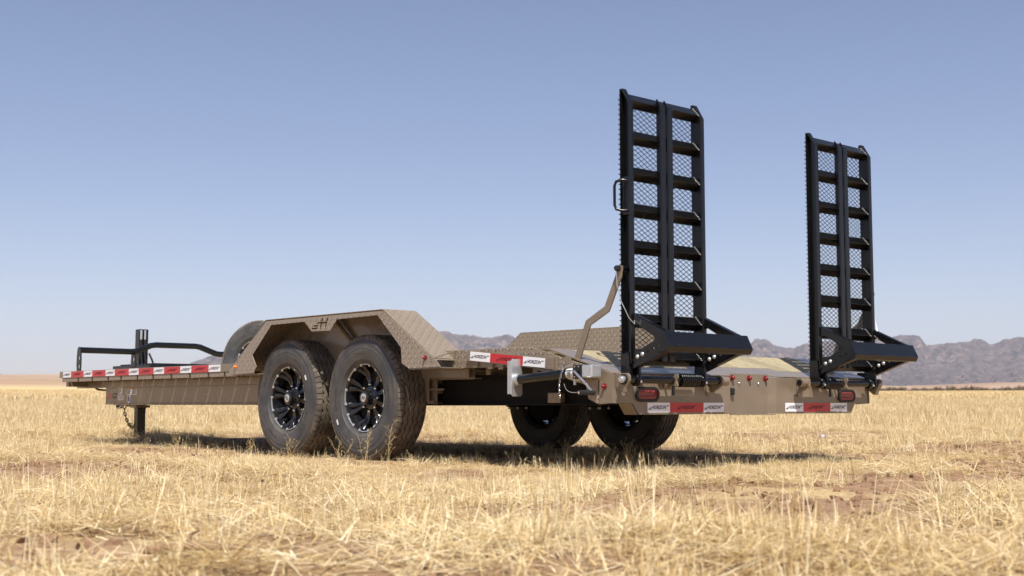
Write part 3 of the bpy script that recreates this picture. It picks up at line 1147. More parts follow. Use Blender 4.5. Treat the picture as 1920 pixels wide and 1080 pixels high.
    bl = [(-.100, .580), (-.134, .592), (-.173, .605), (-.207, .619), (-.241, .631), (-.069, .566)]
    sq = lambda c, r=.006: [(c[0] - r, c[1] - r), (c[0] + r, c[1] - r), (c[0] + r, c[1] + r), (c[0] - r, c[1] + r)]
    for s in (-1, 1):
        xk = s * (HW - .018)
        m = MB().prism(kp, xk - .004, xk + .004, 'X', holes=[win] + [sq(c) for c in bl[2:]])
        m.prism([(-.06, .8055), (-.284, .7035), (-.281, .6975), (-.057, .7995)], xk + .0045, xk + .034, 'X')
        m.prism([(-.052, .5125), (-.302, .6035), (-.299, .6105), (-.049, .5195)], xk + .0045, xk + .034, 'X')
        m.build('knee_plate', 'black_paint', rp, bevel=.001)
        for c in bl[:2]:
            g = MB().lathe([(0, .0005), (0, .0115), (.003, .0115), (.006, .009), (.009, .0055), (.010, .0003)], 14, 'X')
            if s < 0:
                g.v = [(-v[0], v[1], v[2]) for v in g.v]
                g.build('bolt', 'zinc', rp, smooth=40, loc=(xk - .004, c[0], c[1]))
            else:
                g.v = [(-v[0], v[1], v[2]) for v in g.v]
                g.build('bolt', 'zinc', rp, smooth=40, loc=(xk - .004, c[0], c[1]))
    fb = MB().prism([(-.285, .703), (-.322, .628), (-.306, .601), (-.24, .597), (-.24, .605), (-.302, .609), (-.3125, .6285), (-.277, .700)], -HW + .0, HW + .07, 'X')
    fb.build('foot_bar', 'black_paint', rp, bevel=.003)
    if near:
        hd = MB().tube([(-HW + .004, -.05, 1.487), (-HW - .02, -.035, 1.490), (-HW - .038, -.01, 1.482), (-HW - .040, .0, 1.46), (-HW - .040, .0, 1.36), (-HW - .038, -.01, 1.338), (-HW - .02, -.035, 1.33), (-HW + .004, -.05, 1.333)], .0075, 10)
        hd.build('handle', 'black_paint', rp, smooth=60)
        MB().box(-HW - .001, -HW + .027, -.07, -.02, 1.31, 1.51).build('handle_plate', 'black_paint', rp, bevel=.002)
    ho = MB().tube([(-HW - .018 if near else HW + .018, -.02, 1.03), (-HW + .01 if near else HW - .01, -.02, 1.03)], .016, 14)
    ho.build('latch_pin', 'chrome', rp, smooth=40)
    return rp


ramp(-.785, True)
ramp(.842, False)

# hinge shafts, springs and brackets
for s in (-1, 1):
    hg = empty('ramp_hinge', T)
    dx = 0 if s < 0 else .027
    X = lambda x: s * (abs(x) + dx) if True else x
    MB().tube([(X(1.12), -.062, .466), (X(.352), -.062, .466)], .0195, 18).build('shaft', 'black_paint', hg, smooth=40)
    ob_ = MB().prism([(-.001, .497), (-.085, .497), (-.100, .485), (-.100, .458), (-.075, .425), (-.072, .400), (-.040, .400), (-.001, .43)], X(1.118), X(1.132), 'X')
    ob_.build('outer_bracket', 'tan_paint', hg, bevel=.003)
    MB().tube([(X(1.132), -.062, .466), (X(1.150), -.062, .466), (X(1.151), -.062, .466), (X(1.160), -.062, .466)], [.018, .018, .014, .012], 18).build('pin_head', 'zinc', hg, smooth=35)
    MB().tube([(X(1.1322), -.062, .466), (X(1.137), -.062, .466)], .027, 18).build('washer', 'black_paint', hg, smooth=40)
    ib = MB().prism([(-.001, .497), (-.075, .497), (-.092, .48), (-.092, .445), (-.06, .425), (-.001, .40)], X(.372), X(.390), 'X')
    ib.build('inner_bracket', 'tan_paint', hg, bevel=.003)
    MB().tube([(X(.372), -.062, .466), (X(.322), -.062, .466)], .026, 18).build('end_tube', 'tan_paint', hg, smooth=40)
    MB().tube([(X(.3225), -.062, .466), (X(.316), -.062, .466)], .017, 16).build('shaft_end', 'black_paint', hg, smooth=40)
    MB().prism([(X(.43), .44), (X(.37), .44), (X(.375), .385), (X(.415), .385), (X(.425), .41)], -.012, -.0005, 'Y').build('gusset', 'tan_paint', hg, bevel=.002)
    MB().prism([(-.001, .445), (-.035, .45), (-.078, .498), (-.098, .498), (-.098, .482), (-.088, .46), (-.098, .437), (-.082, .432), (-.06, .438), (-.001, .425)], X(.752), X(.764), 'X').build('spring_stop', 'tan_paint', hg, bevel=.002)
    cpts = []
    turns = 9.5
    for k in range(int(turns * 16) + 1):
        a = 2 * math.pi * k / 16
        cpts.append((X(.715) + (X(.560) - X(.715)) * k / (turns * 16), -.062 + .031 * math.cos(a), .466 + .031 * math.sin(a)))
    cpts = [(X(.745), -.045, .395), (X(.735), -.04, .44)] + cpts
    MB().tube(cpts, .0054, 8).build('coil_spring', 'black_paint', hg, smooth=60)
    MB().box(*((-.772, -.757) if s < 0 else (.632, .647)), -.075, -.067, .385, .438).build('spring_rod', 'grommet', hg)
    for xx in (1.040, .528):
        MB().tube([(X(xx) - .016, -.062, .466), (X(xx) + .016, -.062, .466)], .030, 18).build('collar', 'black_paint', hg, smooth=40, bevel=.003)
        MB().lathe([(-.10, .0005), (-.0995, .007), (-.094, .007)], 10, 'Y', (X(xx), .002, .455)).build('bolt', 'zinc', hg, smooth=40)

# tan strap arms that hold the ramps upright
for s in (-1, 1):
    arm = empty('latch_arm', T)
    dx = 0 if s < 0 else .027
    pth = [(-.036, 1.045), (-.030, .99), (.054, .828), (.190, .762), (.285, .545), (.30, .50)]
    vs, fs = [], []
    for k, (y, z) in enumerate(pth):
        d0 = Vector(pth[min(k + 1, len(pth) - 1)]) - Vector(pth[max(k - 1, 0)])
        d0.normalize()
        n_ = Vector((-d0.y, d0.x)) * .021
        for xx in (1.124 + dx, 1.134 + dx):
            vs += [(s * xx, y + n_.x, z + n_.y), (s * xx, y - n_.x, z - n_.y)]
    for k in range(len(pth) - 1):
        o = k * 4
        fs += [(o, o + 1, o + 5, o + 4), (o + 2, o + 6, o + 7, o + 3), (o, o + 4, o + 6, o + 2), (o + 1, o + 3, o + 7, o + 5)]
    fs += [(0, 2, 3, 1), (len(vs) - 4, len(vs) - 3, len(vs) - 1, len(vs) - 2)]
    MB().add(vs, fs).build('strap', 'tan_paint', arm, bevel=.002)
    kb = MB().lathe([(1.134 + dx, .016), (1.15 + dx, .016), (1.158 + dx, .011), (1.160 + dx, .0004)], 16, 'X', (0, -.033, 1.030))
    if s < 0:
        kb.v = [(-v[0], v[1], v[2]) for v in kb.v]
    kb.build('knob', 'rim_black', arm, smooth=40)
    cb = [(s * (1.152 + dx), -.033, 1.02), (s * (1.15 + dx), -.036, .95), (s * (1.14 + dx), -.055, .86), (s * (1.115 + dx), -.085, .775), (s * (1.09 + dx), -.10, .745), (s * (1.075 + dx), -.085, .765)]
    MB().tube(cb, .0022, 6).build('lanyard', 'zinc', arm, smooth=60)

# ---- stowed support jacks at the tail
for s in (-1, 1):
    jk = empty('support_jack', T)
    X = lambda x: s * x
    j = MB().tube([(X(1.215), .645, .474), (X(1.215), .18, .502)], .026, 20)
    j.build('tube', 'black_paint', jk, smooth=40)
    j = MB().tube([(X(1.215), .657, .473), (X(1.215), .625, .475)], .031, 20)
    j.build('foot_collar', 'zinc', jk, smooth=40)
    pl_ = [(X(1.172), .575), (X(1.18), .585), (X(1.244), .585), (X(1.252), .575), (X(1.252), .395), (X(1.242), .383), (X(1.182), .383), (X(1.172), .395)]
    f_ = MB().prism(pl_, .655, .661, 'Y')
    for xa in (1.172, 1.252):
        a_, b_ = sorted((X(xa), X(xa + (.005 if xa < 1.2 else -.005))))
        f_.box(a_, b_, .661, .690, .395, .575)
    f_.build('foot_plate', 'zinc', jk, bevel=.002)
    a_, b_ = sorted((X(1.18), X(1.255)))
    MB().box(a_, b_, .122, .182, .470, .541).build('gear_head', 'black_paint', jk, bevel=.003)
    a_, b_ = sorted((X(1.178), X(1.253)))
    MB().box(a_, b_, .048, .1215, .474, .540).build('gear_cover', 'zinc', jk, bevel=.008)
    MB().tube([(X(1.215), .250, .4978), (X(1.215), .195, .501)], .0266, 20, cap=False).build('label_sticker', 'sticker_white', jk, smooth=40)
    lb = MB()
    for k in range(7):
        zk = .476 + .006 * k
        a_, b_ = sorted((X(1.2418), X(1.2425)))
        lb.box(a_, b_, .207 + .004 * (k % 3), .238 - .006 * (k % 2), zk, zk + .0025)
    lb.build('label_print', 'black_print', jk)
    for y, z in ((.165, .532), (.165, .480), (.135, .532)):
        g = MB().lathe([(1.255, .0045), (1.259, .004), (1.260, .0003)], 10, 'X', (0, y, z))
        g.v = [(X(v[0]), v[1], v[2]) for v in g.v]
        g.build('bolt', 'chrome', jk, smooth=40)
    if s > 0:
        jk.location = (.085, -.03, 0)
        continue
    MB().tube([(X(1.252), .150, .507), (X(1.252), .150, .507)], .010, 12).build('crank_boss', 'zinc', jk, smooth=40)
    MB().tube([(X(1.270), .155, .510), (X(1.270), .018, .400)], .0062, 12).build('crank_arm', 'chrome', jk, smooth=40)
    MB().tube([(X(1.262), .020, .398), (X(1.370), .020, .398)], .0125, 16).build('crank_grip', 'grommet', jk, smooth=40)
    MB().tube([(X(1.368), .020, .398), (X(1.3715), .020, .398)], .006, 12).build('grip_screw', 'chrome', jk, smooth=40)
    MB().tube([(X(1.16), .14, .50), (X(1.215), .14, .50)], .034, 20).build('swivel_mount', 'tan_paint', jk, smooth=40)
    MB().tube([(X(1.215), .205, .472), (X(1.215), .205, .44)], .008, 12).build('lock_pin', 'zinc', jk, smooth=40)
    cb = []
    for k in range(13):
        u = k / 12
        cb.append((X(1.23 + .03 * math.sin(math.pi * u)), .27 - .14 * u, .465 - .085 * math.sin(math.pi * (.15 + .5 * u)) + .02))
    MB().tube(cb, .0016, 6).build('cable', 'zinc', jk, smooth=60)
    lk = []
    pts = [(1.246, .10 + .18 * k / 7, .548 - .01 * math.sin(k)) for k in range(0)]
    chain = []
    for k in range(12):
        chain.append((1.246, .26 + .03 * math.sin(.2 * k), .528 - .0135 * k))
    for k in range(8):
        chain.append((1.246, .25 - .012 * k, .532 + .008 * math.sin(math.pi * k / 7)))
    for k, c in enumerate(chain):
        g = MB()
        ring = []
        for q in range(13):
            a = 2 * math.pi * q / 12
            if k < 12:
                p = (0, .004 * math.cos(a), .0085 * math.sin(a)) if k % 2 else (.004 * math.cos(a), 0, .0085 * math.sin(a))
            else:
                p = (0, .0085 * math.cos(a), .004 * math.sin(a)) if k % 2 else (.004 * math.cos(a), .0085 * math.sin(a), 0)
            ring.append((X(c[0]) + p[0], c[1] + p[1], c[2] + p[2]))
        g.tube(ring, .0015, 5, cap=False)
        g.build('chain_link', 'chrome', jk, smooth=60)

# ---- front: guard bar, jack post, tray, safety chain
gb = empty('guard_bar', T)
gpts = [(-1.176, 6.5, .822), (-.68, 6.5, .820), (-.64, 6.5, .826), (-.50, 6.5, .882), (-.45, 6.5, .889), (-.05, 6.5, .889), (0, 6.5, .882), (.16, 6.5, .826), (.2, 6.5, .82), (1.17, 6.5, .822)]
MB().tube(gpts, .027, 14).build('tube', 'black_paint', gb, smooth=40)
for x in (-1.176, -.665, .36, 1.17):
    up_ = [(x - .0, 0)]
    pf = [(6.54, .636), (6.46, .636), (6.455, .70), (6.46, .80), (6.475, .845), (6.51, .852), (6.535, .835), (6.545, .78), (6.55, .70)]
    hl = [[(6.515, .735), (6.485, .735), (6.485, .765), (6.515, .765)], [(6.515, .66), (6.485, .66), (6.485, .69), (6.515, .69)]]
    MB().prism(pf, x - .005, x + .005, 'X', holes=hl).build('upright', 'black_paint', gb, bevel=.002)
fu = empty('tongue_jack', T, (0, 7.74, 0))
MB().box(-.049, .049, -.049, .049, .30, 1.105).build('outer_post', 'black_paint', fu, bevel=.006)
MB().box(-.043, .043, -.043, .043, .02, .32).build('drop_leg', 'black_paint', fu, bevel=.005)
MB().box(-.09, .09, -.09, .09, .0, .02).build('foot_pad', 'black_paint', fu, bevel=.003)
MB().box(-.075, .075, -.075, .075, .31, .335).build('collar', 'tan_paint', fu, bevel=.003)
for x in (-.005, .035):
    m = MB().tube([(x - .03, -.06, 1.095), (x - .03, -.06, 1.0)], .011, 12)
    m.build('hydraulic_fitting', 'chrome', fu, smooth=40)
    MB().tube([(x - .03, -.06, 1.0), (x - .03, -.062, .85), (x - .01, -.07, .68)], .010, 10).build('hose', 'grommet', fu, smooth=50)
MB().tube([(.05, -.07, .86), (.075, -.10, .78), (.085, -.10, .70), (.085, -.09, .64)], .010, 10).build('hose', 'grommet', fu, smooth=50)
ty = empty('tongue_tray', T)
MB().box(-.36, .36, 6.80, 7.62, .50, .72).build('tray_box', 'black_paint', ty, bevel=.01)
for k in range(10):
    MB().box(-.30, .30, 6.86 + .075 * k, 6.90 + .075 * k, .7205, .735).build('tray_slat', 'black_paint', ty, bevel=.003)

scn = empty('safety_chain', T)


def link_mesh():
    g = MB()
    ring = []
    for q in range(17):
        a = 2 * math.pi * q / 16
        ring.append((0, .013 * math.cos(a), .0235 * math.sin(a)))
    g.tube(ring, .0048, 6, cap=False)
    return g.mesh('chain_link', 'brass_chain', 60)


LK = link_mesh()
for cpt in ([(-.02, 8.06, .335), (-.02, 8.05, .26), (-.02, 8.0, .19), (-.02, 7.93, .13), (-.02, 7.87, .105), (-.02, 7.82, .115), (-.02, 7.80, .15)],
            [(-.06, 7.97, .335), (-.06, 7.965, .27), (-.06, 7.93, .21), (-.06, 7.88, .155), (-.06, 7.83, .125), (-.06, 7.79, .15)]):
    P_ = [Vector(p) for p in cpt]
    L_ = [0]
    for a, b in zip(P_[:-1], P_[1:]):
        L_.append(L_[-1] + (b - a).length)
    nl = int(L_[-1] / .036)
    for k in range(nl):
        d = (k + .5) / nl * L_[-1]
        i = max(q for q in range(len(L_)) if L_[q] <= d)
        i = min(i, len(P_) - 2)
        u = (d - L_[i]) / (L_[i + 1] - L_[i])
        p = P_[i].lerp(P_[i + 1], u)
        dr = (P_[i + 1] - P_[i]).normalized()
        o = put('chain_link', LK, scn, loc=p)
        qt = dr.to_track_quat('Z', 'X')
        o.rotation_mode = 'QUATERNION'
        from mathutils import Quaternion
        o.rotation_quaternion = qt @ Quaternion((0, 0, 1), (R(90) if k % 2 else 0) + .5)
MB().box(-.05, .02, 7.86, 7.95, .318, .336).build('chain_bracket', 'tan_paint', scn, bevel=.002)
MB().tube([(-.05, 8.16, .30), (-.05, 8.05, .33)], .007, 8).build('hook', 'zinc', scn, smooth=50)

# ---- decals on the main beam
dc = empty('beam_decal', T)
bx_ = -1.0065
rt, upv = (0, -1, 0), (0, 0, 1)
for k in range(3):
    b_ = MB().prism([(0 - .012 * (2 - k) , .0), (.052, .0), (.058, .0115), (.008 - .012 * (2 - k), .0115)], 0, .0006, 'Z')
    b_.v = [(v[0] + .014 * k, v[1] + .018 * k, v[2]) for v in b_.v]
    orient(b_, (bx_, 6.268, .390), rt, upv).build('letter_bar', 'red_tape', dc)
stem = MB().prism([(.0, 0), (.014, 0), (.042, .047), (.028, .047)], .0007, .0012, 'Z')
orient(stem, (bx_, 6.262, .390), rt, upv).build('letter_bar', 'red_tape', dc)
cz = text_mb('CZ', .062, .25, .0004, .0012)
orient(cz, (bx_ - .0006, 6.135, .414), rt, upv).build('lettering', 'black_print', dc)
for nm, y, z, w, h, mt in (('sticker', 6.055, .432, .085, .052, 'sticker_white'), ('sticker', 6.06, .378, .11, .045, 'sticker_white'), ('sticker', 5.90, .422, .205, .050, 'sticker_white')):
    orient(MB().box(0, w, 0, h, 0, .0006), (bx_, y, z), rt, upv).build(nm, mt, dc)
orient(MB().box(0, .085, 0, .008, 0, .0006), (bx_, 6.055, .485), rt, upv).build('sticker_heading', 'sticker_yellow', dc)
orient(MB().box(0, .098, 0, .008, 0, .0006), (bx_, 5.90, .473), rt, upv).build('sticker_heading', 'sticker_yellow', dc)
orient(MB().box(.1, .205, 0, .008, 0, .0006), (bx_, 5.90, .473), rt, upv).build('sticker_heading', 'red_tape', dc)
for y0, z0, w, n_ in ((6.05, .436, .06, 5), (6.05, .383, .09, 4), (5.895, .427, .08, 5), (5.79, .427, .08, 5)):
    tx = MB()
    for k in range(n_):
        tx.box(.004, .004 + w * (.75 + .2 * ((k * 7) % 3) / 2), .004 + k * .0085, .0075 + k * .0085, .0008, .0012)
    orient(tx, (bx_, y0, z0), rt, upv).build('fine_print', 'black_print', dc)
orient(MB().lathe([(0, .0003), (0, .034), (.0007, .034), (.0007, .0003)], 24, 'Z'), (bx_, 5.848, .388), rt, upv).build('badge', 'sticker_white', dc)
orient(MB().lathe([(.0008, .0003), (.0008, .024), (.0013, .024), (.0013, .0003)], 24, 'Z'), (bx_, 5.848, .388), rt, upv).build('badge_mark', 'sticker_blue', dc)
orient(MB().box(-.02, .02, -.004, .004, .0014, .0018), (bx_, 5.848, .388), rt, upv).build('badge_bar', 'red_tape', dc)

# ================================================================== GRASS (one uncountable mass, built as instanced tufts)
protos = bpy.data.collections.new('grass_tufts')          # not linked to the scene: only a source for the instances


def blade(mb_v, mb_f, tint, base, az, lean, length, w, curl, rnd, segs=2):
    p = Vector(base)
    d = Vector((math.sin(az) * math.sin(lean), math.cos(az) * math.sin(lean), math.cos(lean)))
    side = Vector((math.cos(az + rnd.uniform(-.6, .6)), -math.sin(az), rnd.uniform(-.2, .2))).normalized()
    tv = rnd.random()
    o = len(mb_v)
    for k in range(segs + 1):
        u = k / segs
        ww = w * (1 - .75 * u)
        mb_v.append(tuple(p - side * ww)); mb_v.append(tuple(p + side * ww))
        tint += [tv, tv]
        p = p + d * (length / segs)
        d = (d + Vector((math.sin(az) * curl, math.cos(az) * curl, -curl * .7))).normalized()
        if p.z < .001:
            p.z = .001 + rnd.uniform(0, .004)
    for k in range(segs):
        a = o + 2 * k
        mb_f.append((a, a + 1, a + 3, a + 2))


def tuft(name, kind, seed, wide=1.0, matn='dry_straw'):
    rnd = random.Random(seed)
    v, f, tint = [], [], []
    if kind == 'up':
        for _ in range(20):
            r, a = .055 * math.sqrt(rnd.random()), rnd.uniform(0, 6.283)
            blade(v, f, tint, (r * math.cos(a), r * math.sin(a), -.004), rnd.uniform(0, 6.283), abs(rnd.gauss(0, .38)), rnd.uniform(.035, .125), rnd.uniform(.0011, .0024) * wide, rnd.choice((.05, .15, .5, .9)) * rnd.random(), rnd, 3)
    elif kind == 'seed':
        for _ in range(5):
            r, a = .05 * math.sqrt(rnd.random()), rnd.uniform(0, 6.283)
            az_, ln_, le_ = rnd.uniform(0, 6.283), rnd.uniform(.12, .22), rnd.uniform(.05, .4)
            b0 = Vector((r * math.cos(a), r * math.sin(a), -.004))
            blade(v, f, tint, b0, az_, le_, ln_, .0013, .08, rnd, 3)
            tip = b0 + Vector((math.sin(az_) * math.sin(le_ + .1), math.cos(az_) * math.sin(le_ + .1), math.cos(le_ + .1))) * ln_ * .97
            for q in range(7):
                blade(v, f, tint, tip + Vector((0, 0, -.006 * q)), rnd.uniform(0, 6.283), rnd.uniform(.3, .9), rnd.uniform(.012, .022), .0016, .1, rnd, 1)
        for _ in range(6):
            r, a = .06 * math.sqrt(rnd.random()), rnd.uniform(0, 6.283)
            blade(v, f, tint, (r * math.cos(a), r * math.sin(a), 0), rnd.uniform(0, 6.283), rnd.uniform(.4, 1.1), rnd.uniform(.05, .12), .002, rnd.uniform(.3, .9), rnd, 3)
    elif kind == 'flat':
        for _ in range(60):
            r, a = .15 * math.sqrt(rnd.random()), rnd.uniform(0, 6.283)
            blade(v, f, tint, (r * math.cos(a), r * math.sin(a), rnd.uniform(.002, .022)), rnd.uniform(0, 6.283), rnd.uniform(1.28, 1.62), rnd.uniform(.05, .17), rnd.uniform(.0011, .0024) * wide, rnd.choice((-.05, .1, .35)) * rnd.random(), rnd, 3)
    elif kind == 'stub':
        for _ in range(9):
            r, a = .03 * math.sqrt(rnd.random()), rnd.uniform(0, 6.283)
            blade(v, f, tint, (r * math.cos(a), r * math.sin(a), -.004), rnd.uniform(0, 6.283), abs(rnd.gauss(0, .22)), rnd.uniform(.06, .17), rnd.uniform(.0014, .0026) * wide, rnd.uniform(0, .1), rnd)
    elif kind == 'field':                                  # a wider patch for the distance
        for _ in range(60):
            r, a = .3 * math.sqrt(rnd.random()), rnd.uniform(0, 6.283)
            blade(v, f, tint, (r * math.cos(a), r * math.sin(a), -.005), rnd.uniform(0, 6.283), abs(rnd.gauss(0, .35)), rnd.uniform(.06, .17), rnd.uniform(.002, .004) * wide, rnd.uniform(0, .25), rnd)
    elif kind == 'scrub':
        for _ in range(70):
            r, a = .5 * math.sqrt(rnd.random()), rnd.uniform(0, 6.283)
            blade(v, f, tint, (r * math.cos(a), r * math.sin(a), rnd.uniform(0, .25)), rnd.uniform(0, 6.283), rnd.uniform(.1, 1.2), rnd.uniform(.25, .6), rnd.uniform(.03, .06), rnd.uniform(0, .3), rnd)
    me = bpy.data.meshes.new(name)
    me.from_pydata(v, [], f)
    at = me.attributes.new('tint', 'FLOAT', 'POINT')
    at.data.foreach_set('value', tint)
    me.materials.append(mat(matn))
    o = bpy.data.objects.new(name, me)
    return o


def collection(name, objs):
    c = bpy.data.collections.new(name)
    for o in objs:
        c.objects.link(o)
    return c


def scatter(name, coll, pts, scl, idx, rots, label, kind='stuff', cat='grass'):
    me = bpy.data.meshes.new(name)
    me.from_pydata(pts.tolist(), [], [])
    a = me.attributes.new('scl', 'FLOAT', 'POINT'); a.data.foreach_set('value', scl.astype(np.float32))
    a = me.attributes.new('idx', 'INT', 'POINT'); a.data.foreach_set('value', idx.astype(np.int32))
    a = me.attributes.new('rot', 'FLOAT_VECTOR', 'POINT'); a.data.foreach_set('vector', rots.astype(np.float32).ravel())
    o = put(name, me)
    ng = bpy.data.node_groups.new(name, 'GeometryNodeTree')
    ng.interface.new_socket('Geometry', in_out='INPUT', socket_type='NodeSocketGeometry')
    ng.interface.new_socket('Geometry', in_out='OUTPUT', socket_type='NodeSocketGeometry')
    gi, go = ng.nodes.new('NodeGroupInput'), ng.nodes.new('NodeGroupOutput')
    ci = ng.nodes.new('GeometryNodeCollectionInfo')
    ci.inputs[0].default_value = coll
    ci.inputs['Separate Children'].default_value = True
    ci.inputs['Reset Children'].default_value = True
    ip = ng.nodes.new('GeometryNodeInstanceOnPoints')
    def named(nm, ty):
        n_ = ng.nodes.new('GeometryNodeInputNamedAttribute')
        n_.data_type = ty
        n_.inputs[0].default_value = nm
        return n_.outputs[0]
    L = ng.links.new
    L(gi.outputs[0], ip.inputs['Points'])
    L(ci.outputs[0], ip.inputs['Instance'])
    ip.inputs['Pick Instance'].default_value = True
    L(named('idx', 'INT'), ip.inputs['Instance Index'])
    e2r = ng.nodes.new('FunctionNodeEulerToRotation')
    L(named('rot', 'FLOAT_VECTOR'), e2r.inputs[0])
    L(e2r.outputs[0], ip.inputs['Rotation'])
    L(named('scl', 'FLOAT'), ip.inputs['Scale'])
    L(ip.outputs[0], go.inputs[0])
    md = o.modifiers.new('scatter', 'NODES')
    md.node_group = ng
    tag(o, label, cat, kind=kind)
    return o


G = np.random.default_rng(23)


def polar(n, r0, r1, half):
    r = np.sqrt(G.random(n) * (r1 * r1 - r0 * r0) + r0 * r0)
    a = YAW + (G.random(n) * 2 - 1) * half
    return CAM.x + r * np.sin(a), CAM.y + r * np.cos(a), r


def wheel_clear(x, y):
    k = np.ones(len(x), bool)
    for sx in (-1.13, 1.13):
        for wy in WY:
            k &= ~((np.abs(x - sx) < .13) & (np.abs(y - wy) < .17))
    k &= ~((np.abs(x) < .1) & (np.abs(y - 7.74) < .1))
    return k


BARE = [(-1.777, 0.062, 0.45, 0.35), (-1.46, -0.228, 0.4, 0.3), (-1.232, -0.751, 0.5, 0.3), (-1.496, -1.325, 0.4, 0.25), (-1.909, -1.986, 0.45, 0.25), (-2.672, -2.066, 0.25, 0.15), (-3.007, -2.561, 0.3, 0.16), (-2.967, -2.782, 0.3, 0.16), (-3.717, -1.82, 0.25, 0.14), (-2.769, 0.36, 0.35, 0.3), (-4.688, -2.026, 0.2, 0.12)]


def cover(x, y):
    """0 bare soil .. 1 thick straw"""
    m = fbm(x * .55 + 40, y * .55 + 7, 4) * .6 + fbm(x * 2.1, y * 2.1 + 30, 3) * .4
    c = smooth01(.425, .54, m)
    lane = np.exp(-((x + 1.55 + .12 * np.sin(y * 2)) / .22) ** 2) * smooth01(-1, 0, y) * (1 - smooth01(2.4, 3.6, y))     # worn strip beside the trailer
    for (px, py, ra, rb) in BARE:                     # trodden and washed out spots
        e = ((x - px) * .747 - (y - py) * .665) / ra, ((x - px) * .665 + (y - py) * .747) / rb
        c = c * (1 - .9 * np.exp(-(e[0] ** 2 + e[1] ** 2)))
    return np.clip(c * (1 - .65 * lane), .03, 1)


def layer(name, coll, nvar, n, r0, r1, half, s0, s1, label, tilt=.12, use_cover=True, hi_mask=None, sink=0.0):
    x, y, r = polar(n, r0, r1, half)
    keep = wheel_clear(x, y)
    if use_cover:
        keep &= G.random(n) < cover(x, y)
    if hi_mask is not None:
        keep &= G.random(n) < hi_mask(x, y, r)
    x, y, r = x[keep], y[keep], r[keep]
    z = ground_z(x, y) - sink
    m = len(x)
    under = (np.abs(x) < 1.15) & (y > 0) & (y < 7)
    scl = s0 + (s1 - s0) * G.random(m)
    scl *= .75 + .5 * fbm(x * .9 + 3, y * .9, 3)
    beside = np.exp(-(np.maximum(0, np.maximum(-2.0 - x, x - 1.4)) / .5) ** 2) * ((y > -.9) & (y < 7.6))
    scl = scl * (1 - .42 * beside)
    rots = np.stack([G.normal(0, tilt, m), G.normal(0, tilt, m), G.random(m) * 6.283], -1)
    return scatter(name, coll, np.stack([x, y, z], -1), scl, G.integers(0, nvar, m), rots, label)


cu_ = collection('tuft_upright', [tuft('tuft_upright_%d' % k, 'up', 100 + k) for k in range(7)])
cf_ = collection('tuft_flat', [tuft('tuft_flat_%d' % k, 'flat', 200 + k) for k in range(7)])
cs_ = collection('tuft_stubble', [tuft('tuft_stubble_%d' % k, 'stub', 300 + k) for k in range(6)])
ce_ = collection('tuft_seed', [tuft('tuft_seed_%d' % k, 'seed', 700 + k) for k in range(6)])
cd_ = collection('tuft_field', [tuft('tuft_field_%d' % k, 'field', 400 + k) for k in range(6)])
cw_ = collection('tuft_far', [tuft('tuft_far_%d' % k, 'field', 500 + k, 3.0) for k in range(5)])
cb_ = collection('tuft_scrub', [tuft('tuft_scrub_%d' % k, 'scrub', 600 + k, 1, 'scrub') for k in range(5)])
cc_ = collection('clods', [])
def clod(k):
    rnd = random.Random(k)
    bm = bmesh.new()
    bmesh.ops.create_icosphere(bm, subdivisions=2, radius=.016)
    ph = [rnd.uniform(0, 6) for _ in range(6)]
    for v in bm.verts:
        c = v.co
        f_ = 1 + .28 * math.sin(c.x * 190 + ph[0]) * math.sin(c.y * 170 + ph[1]) + .2 * math.sin(c.z * 260 + ph[2] + c.x * 90)
        v.co = Vector((c.x * f_ * 1.25, c.y * f_, c.z * f_ * .7))
    me = bpy.data.meshes.new('clod_%d' % k)
    bm.to_mesh(me); bm.free()
    me.materials.append(mat('soil_clod'))
    return bpy.data.objects.new('clod_%d' % k, me)
for k in range(5):
    cc_.objects.link(clod(k))
bare = lambda x, y, r: (1 - cover(x, y)) ** 2 + .03
patchy = lambda x, y, r: smooth01(.42, .60, fbm(x * .8 + 70, y * .8 + 20, 3))
layer('soil_clods', cc_, 5, 9000, .9, 14, .60, .25, 1.5, 'crumbs and clods of reddish soil between the straw', .8, use_cover=False, hi_mask=bare)
layer('straw_litter', cf_, 7, 4600, .7, 9, .62, .8, 1.3, 'flattened pale straw lying over the soil', .10)
layer('straw_litter', cf_, 7, 11000, 9, 22, .66, .9, 1.5, 'flattened pale straw around and behind the trailer', .10)
layer('dry_grass', cu_, 7, 3600, .9, 9, .62, .55, 1.1, 'short dry golden grass in the foreground', .12, hi_mask=patchy)
layer('dry_grass', cu_, 7, 13500, 9, 24, .66, .8, 1.3, 'short dry golden grass round the trailer', .12)
layer('stubble', cs_, 6, 2600, 1.2, 10, .62, .5, 1.05, 'upright cut straw stalks standing in tufts', .12, hi_mask=patchy)
layer('seed_grass', ce_, 6, 1500, 1.6, 16, .58, .5, 1.05, 'thin dry stalks with seed heads scattered through the stubble', .1)
layer('field_grass', cd_, 6, 34000, 20, 62, .64, .8, 1.4, 'dense golden grass of the middle field', .06, use_cover=False)
layer('field_grass', cw_, 5, 38000, 55, 190, .64, 1.0, 2.0, 'golden grass reaching to the edge of the far field', .05, use_cover=False)


def right_band(x, y, r):
    a = np.arctan2(x - CAM.x, y - CAM.y) - YAW
    return smooth01(.14, .27, a) * smooth01(.42, .56, fbm(x * .035, y * .035, 3))


layer('scrub', cb_, 5, 10000, 200, 700, .62, .35, 1.6, 'dark low scrub in a band beyond the golden field', .05, use_cover=False, hi_mask=right_band)

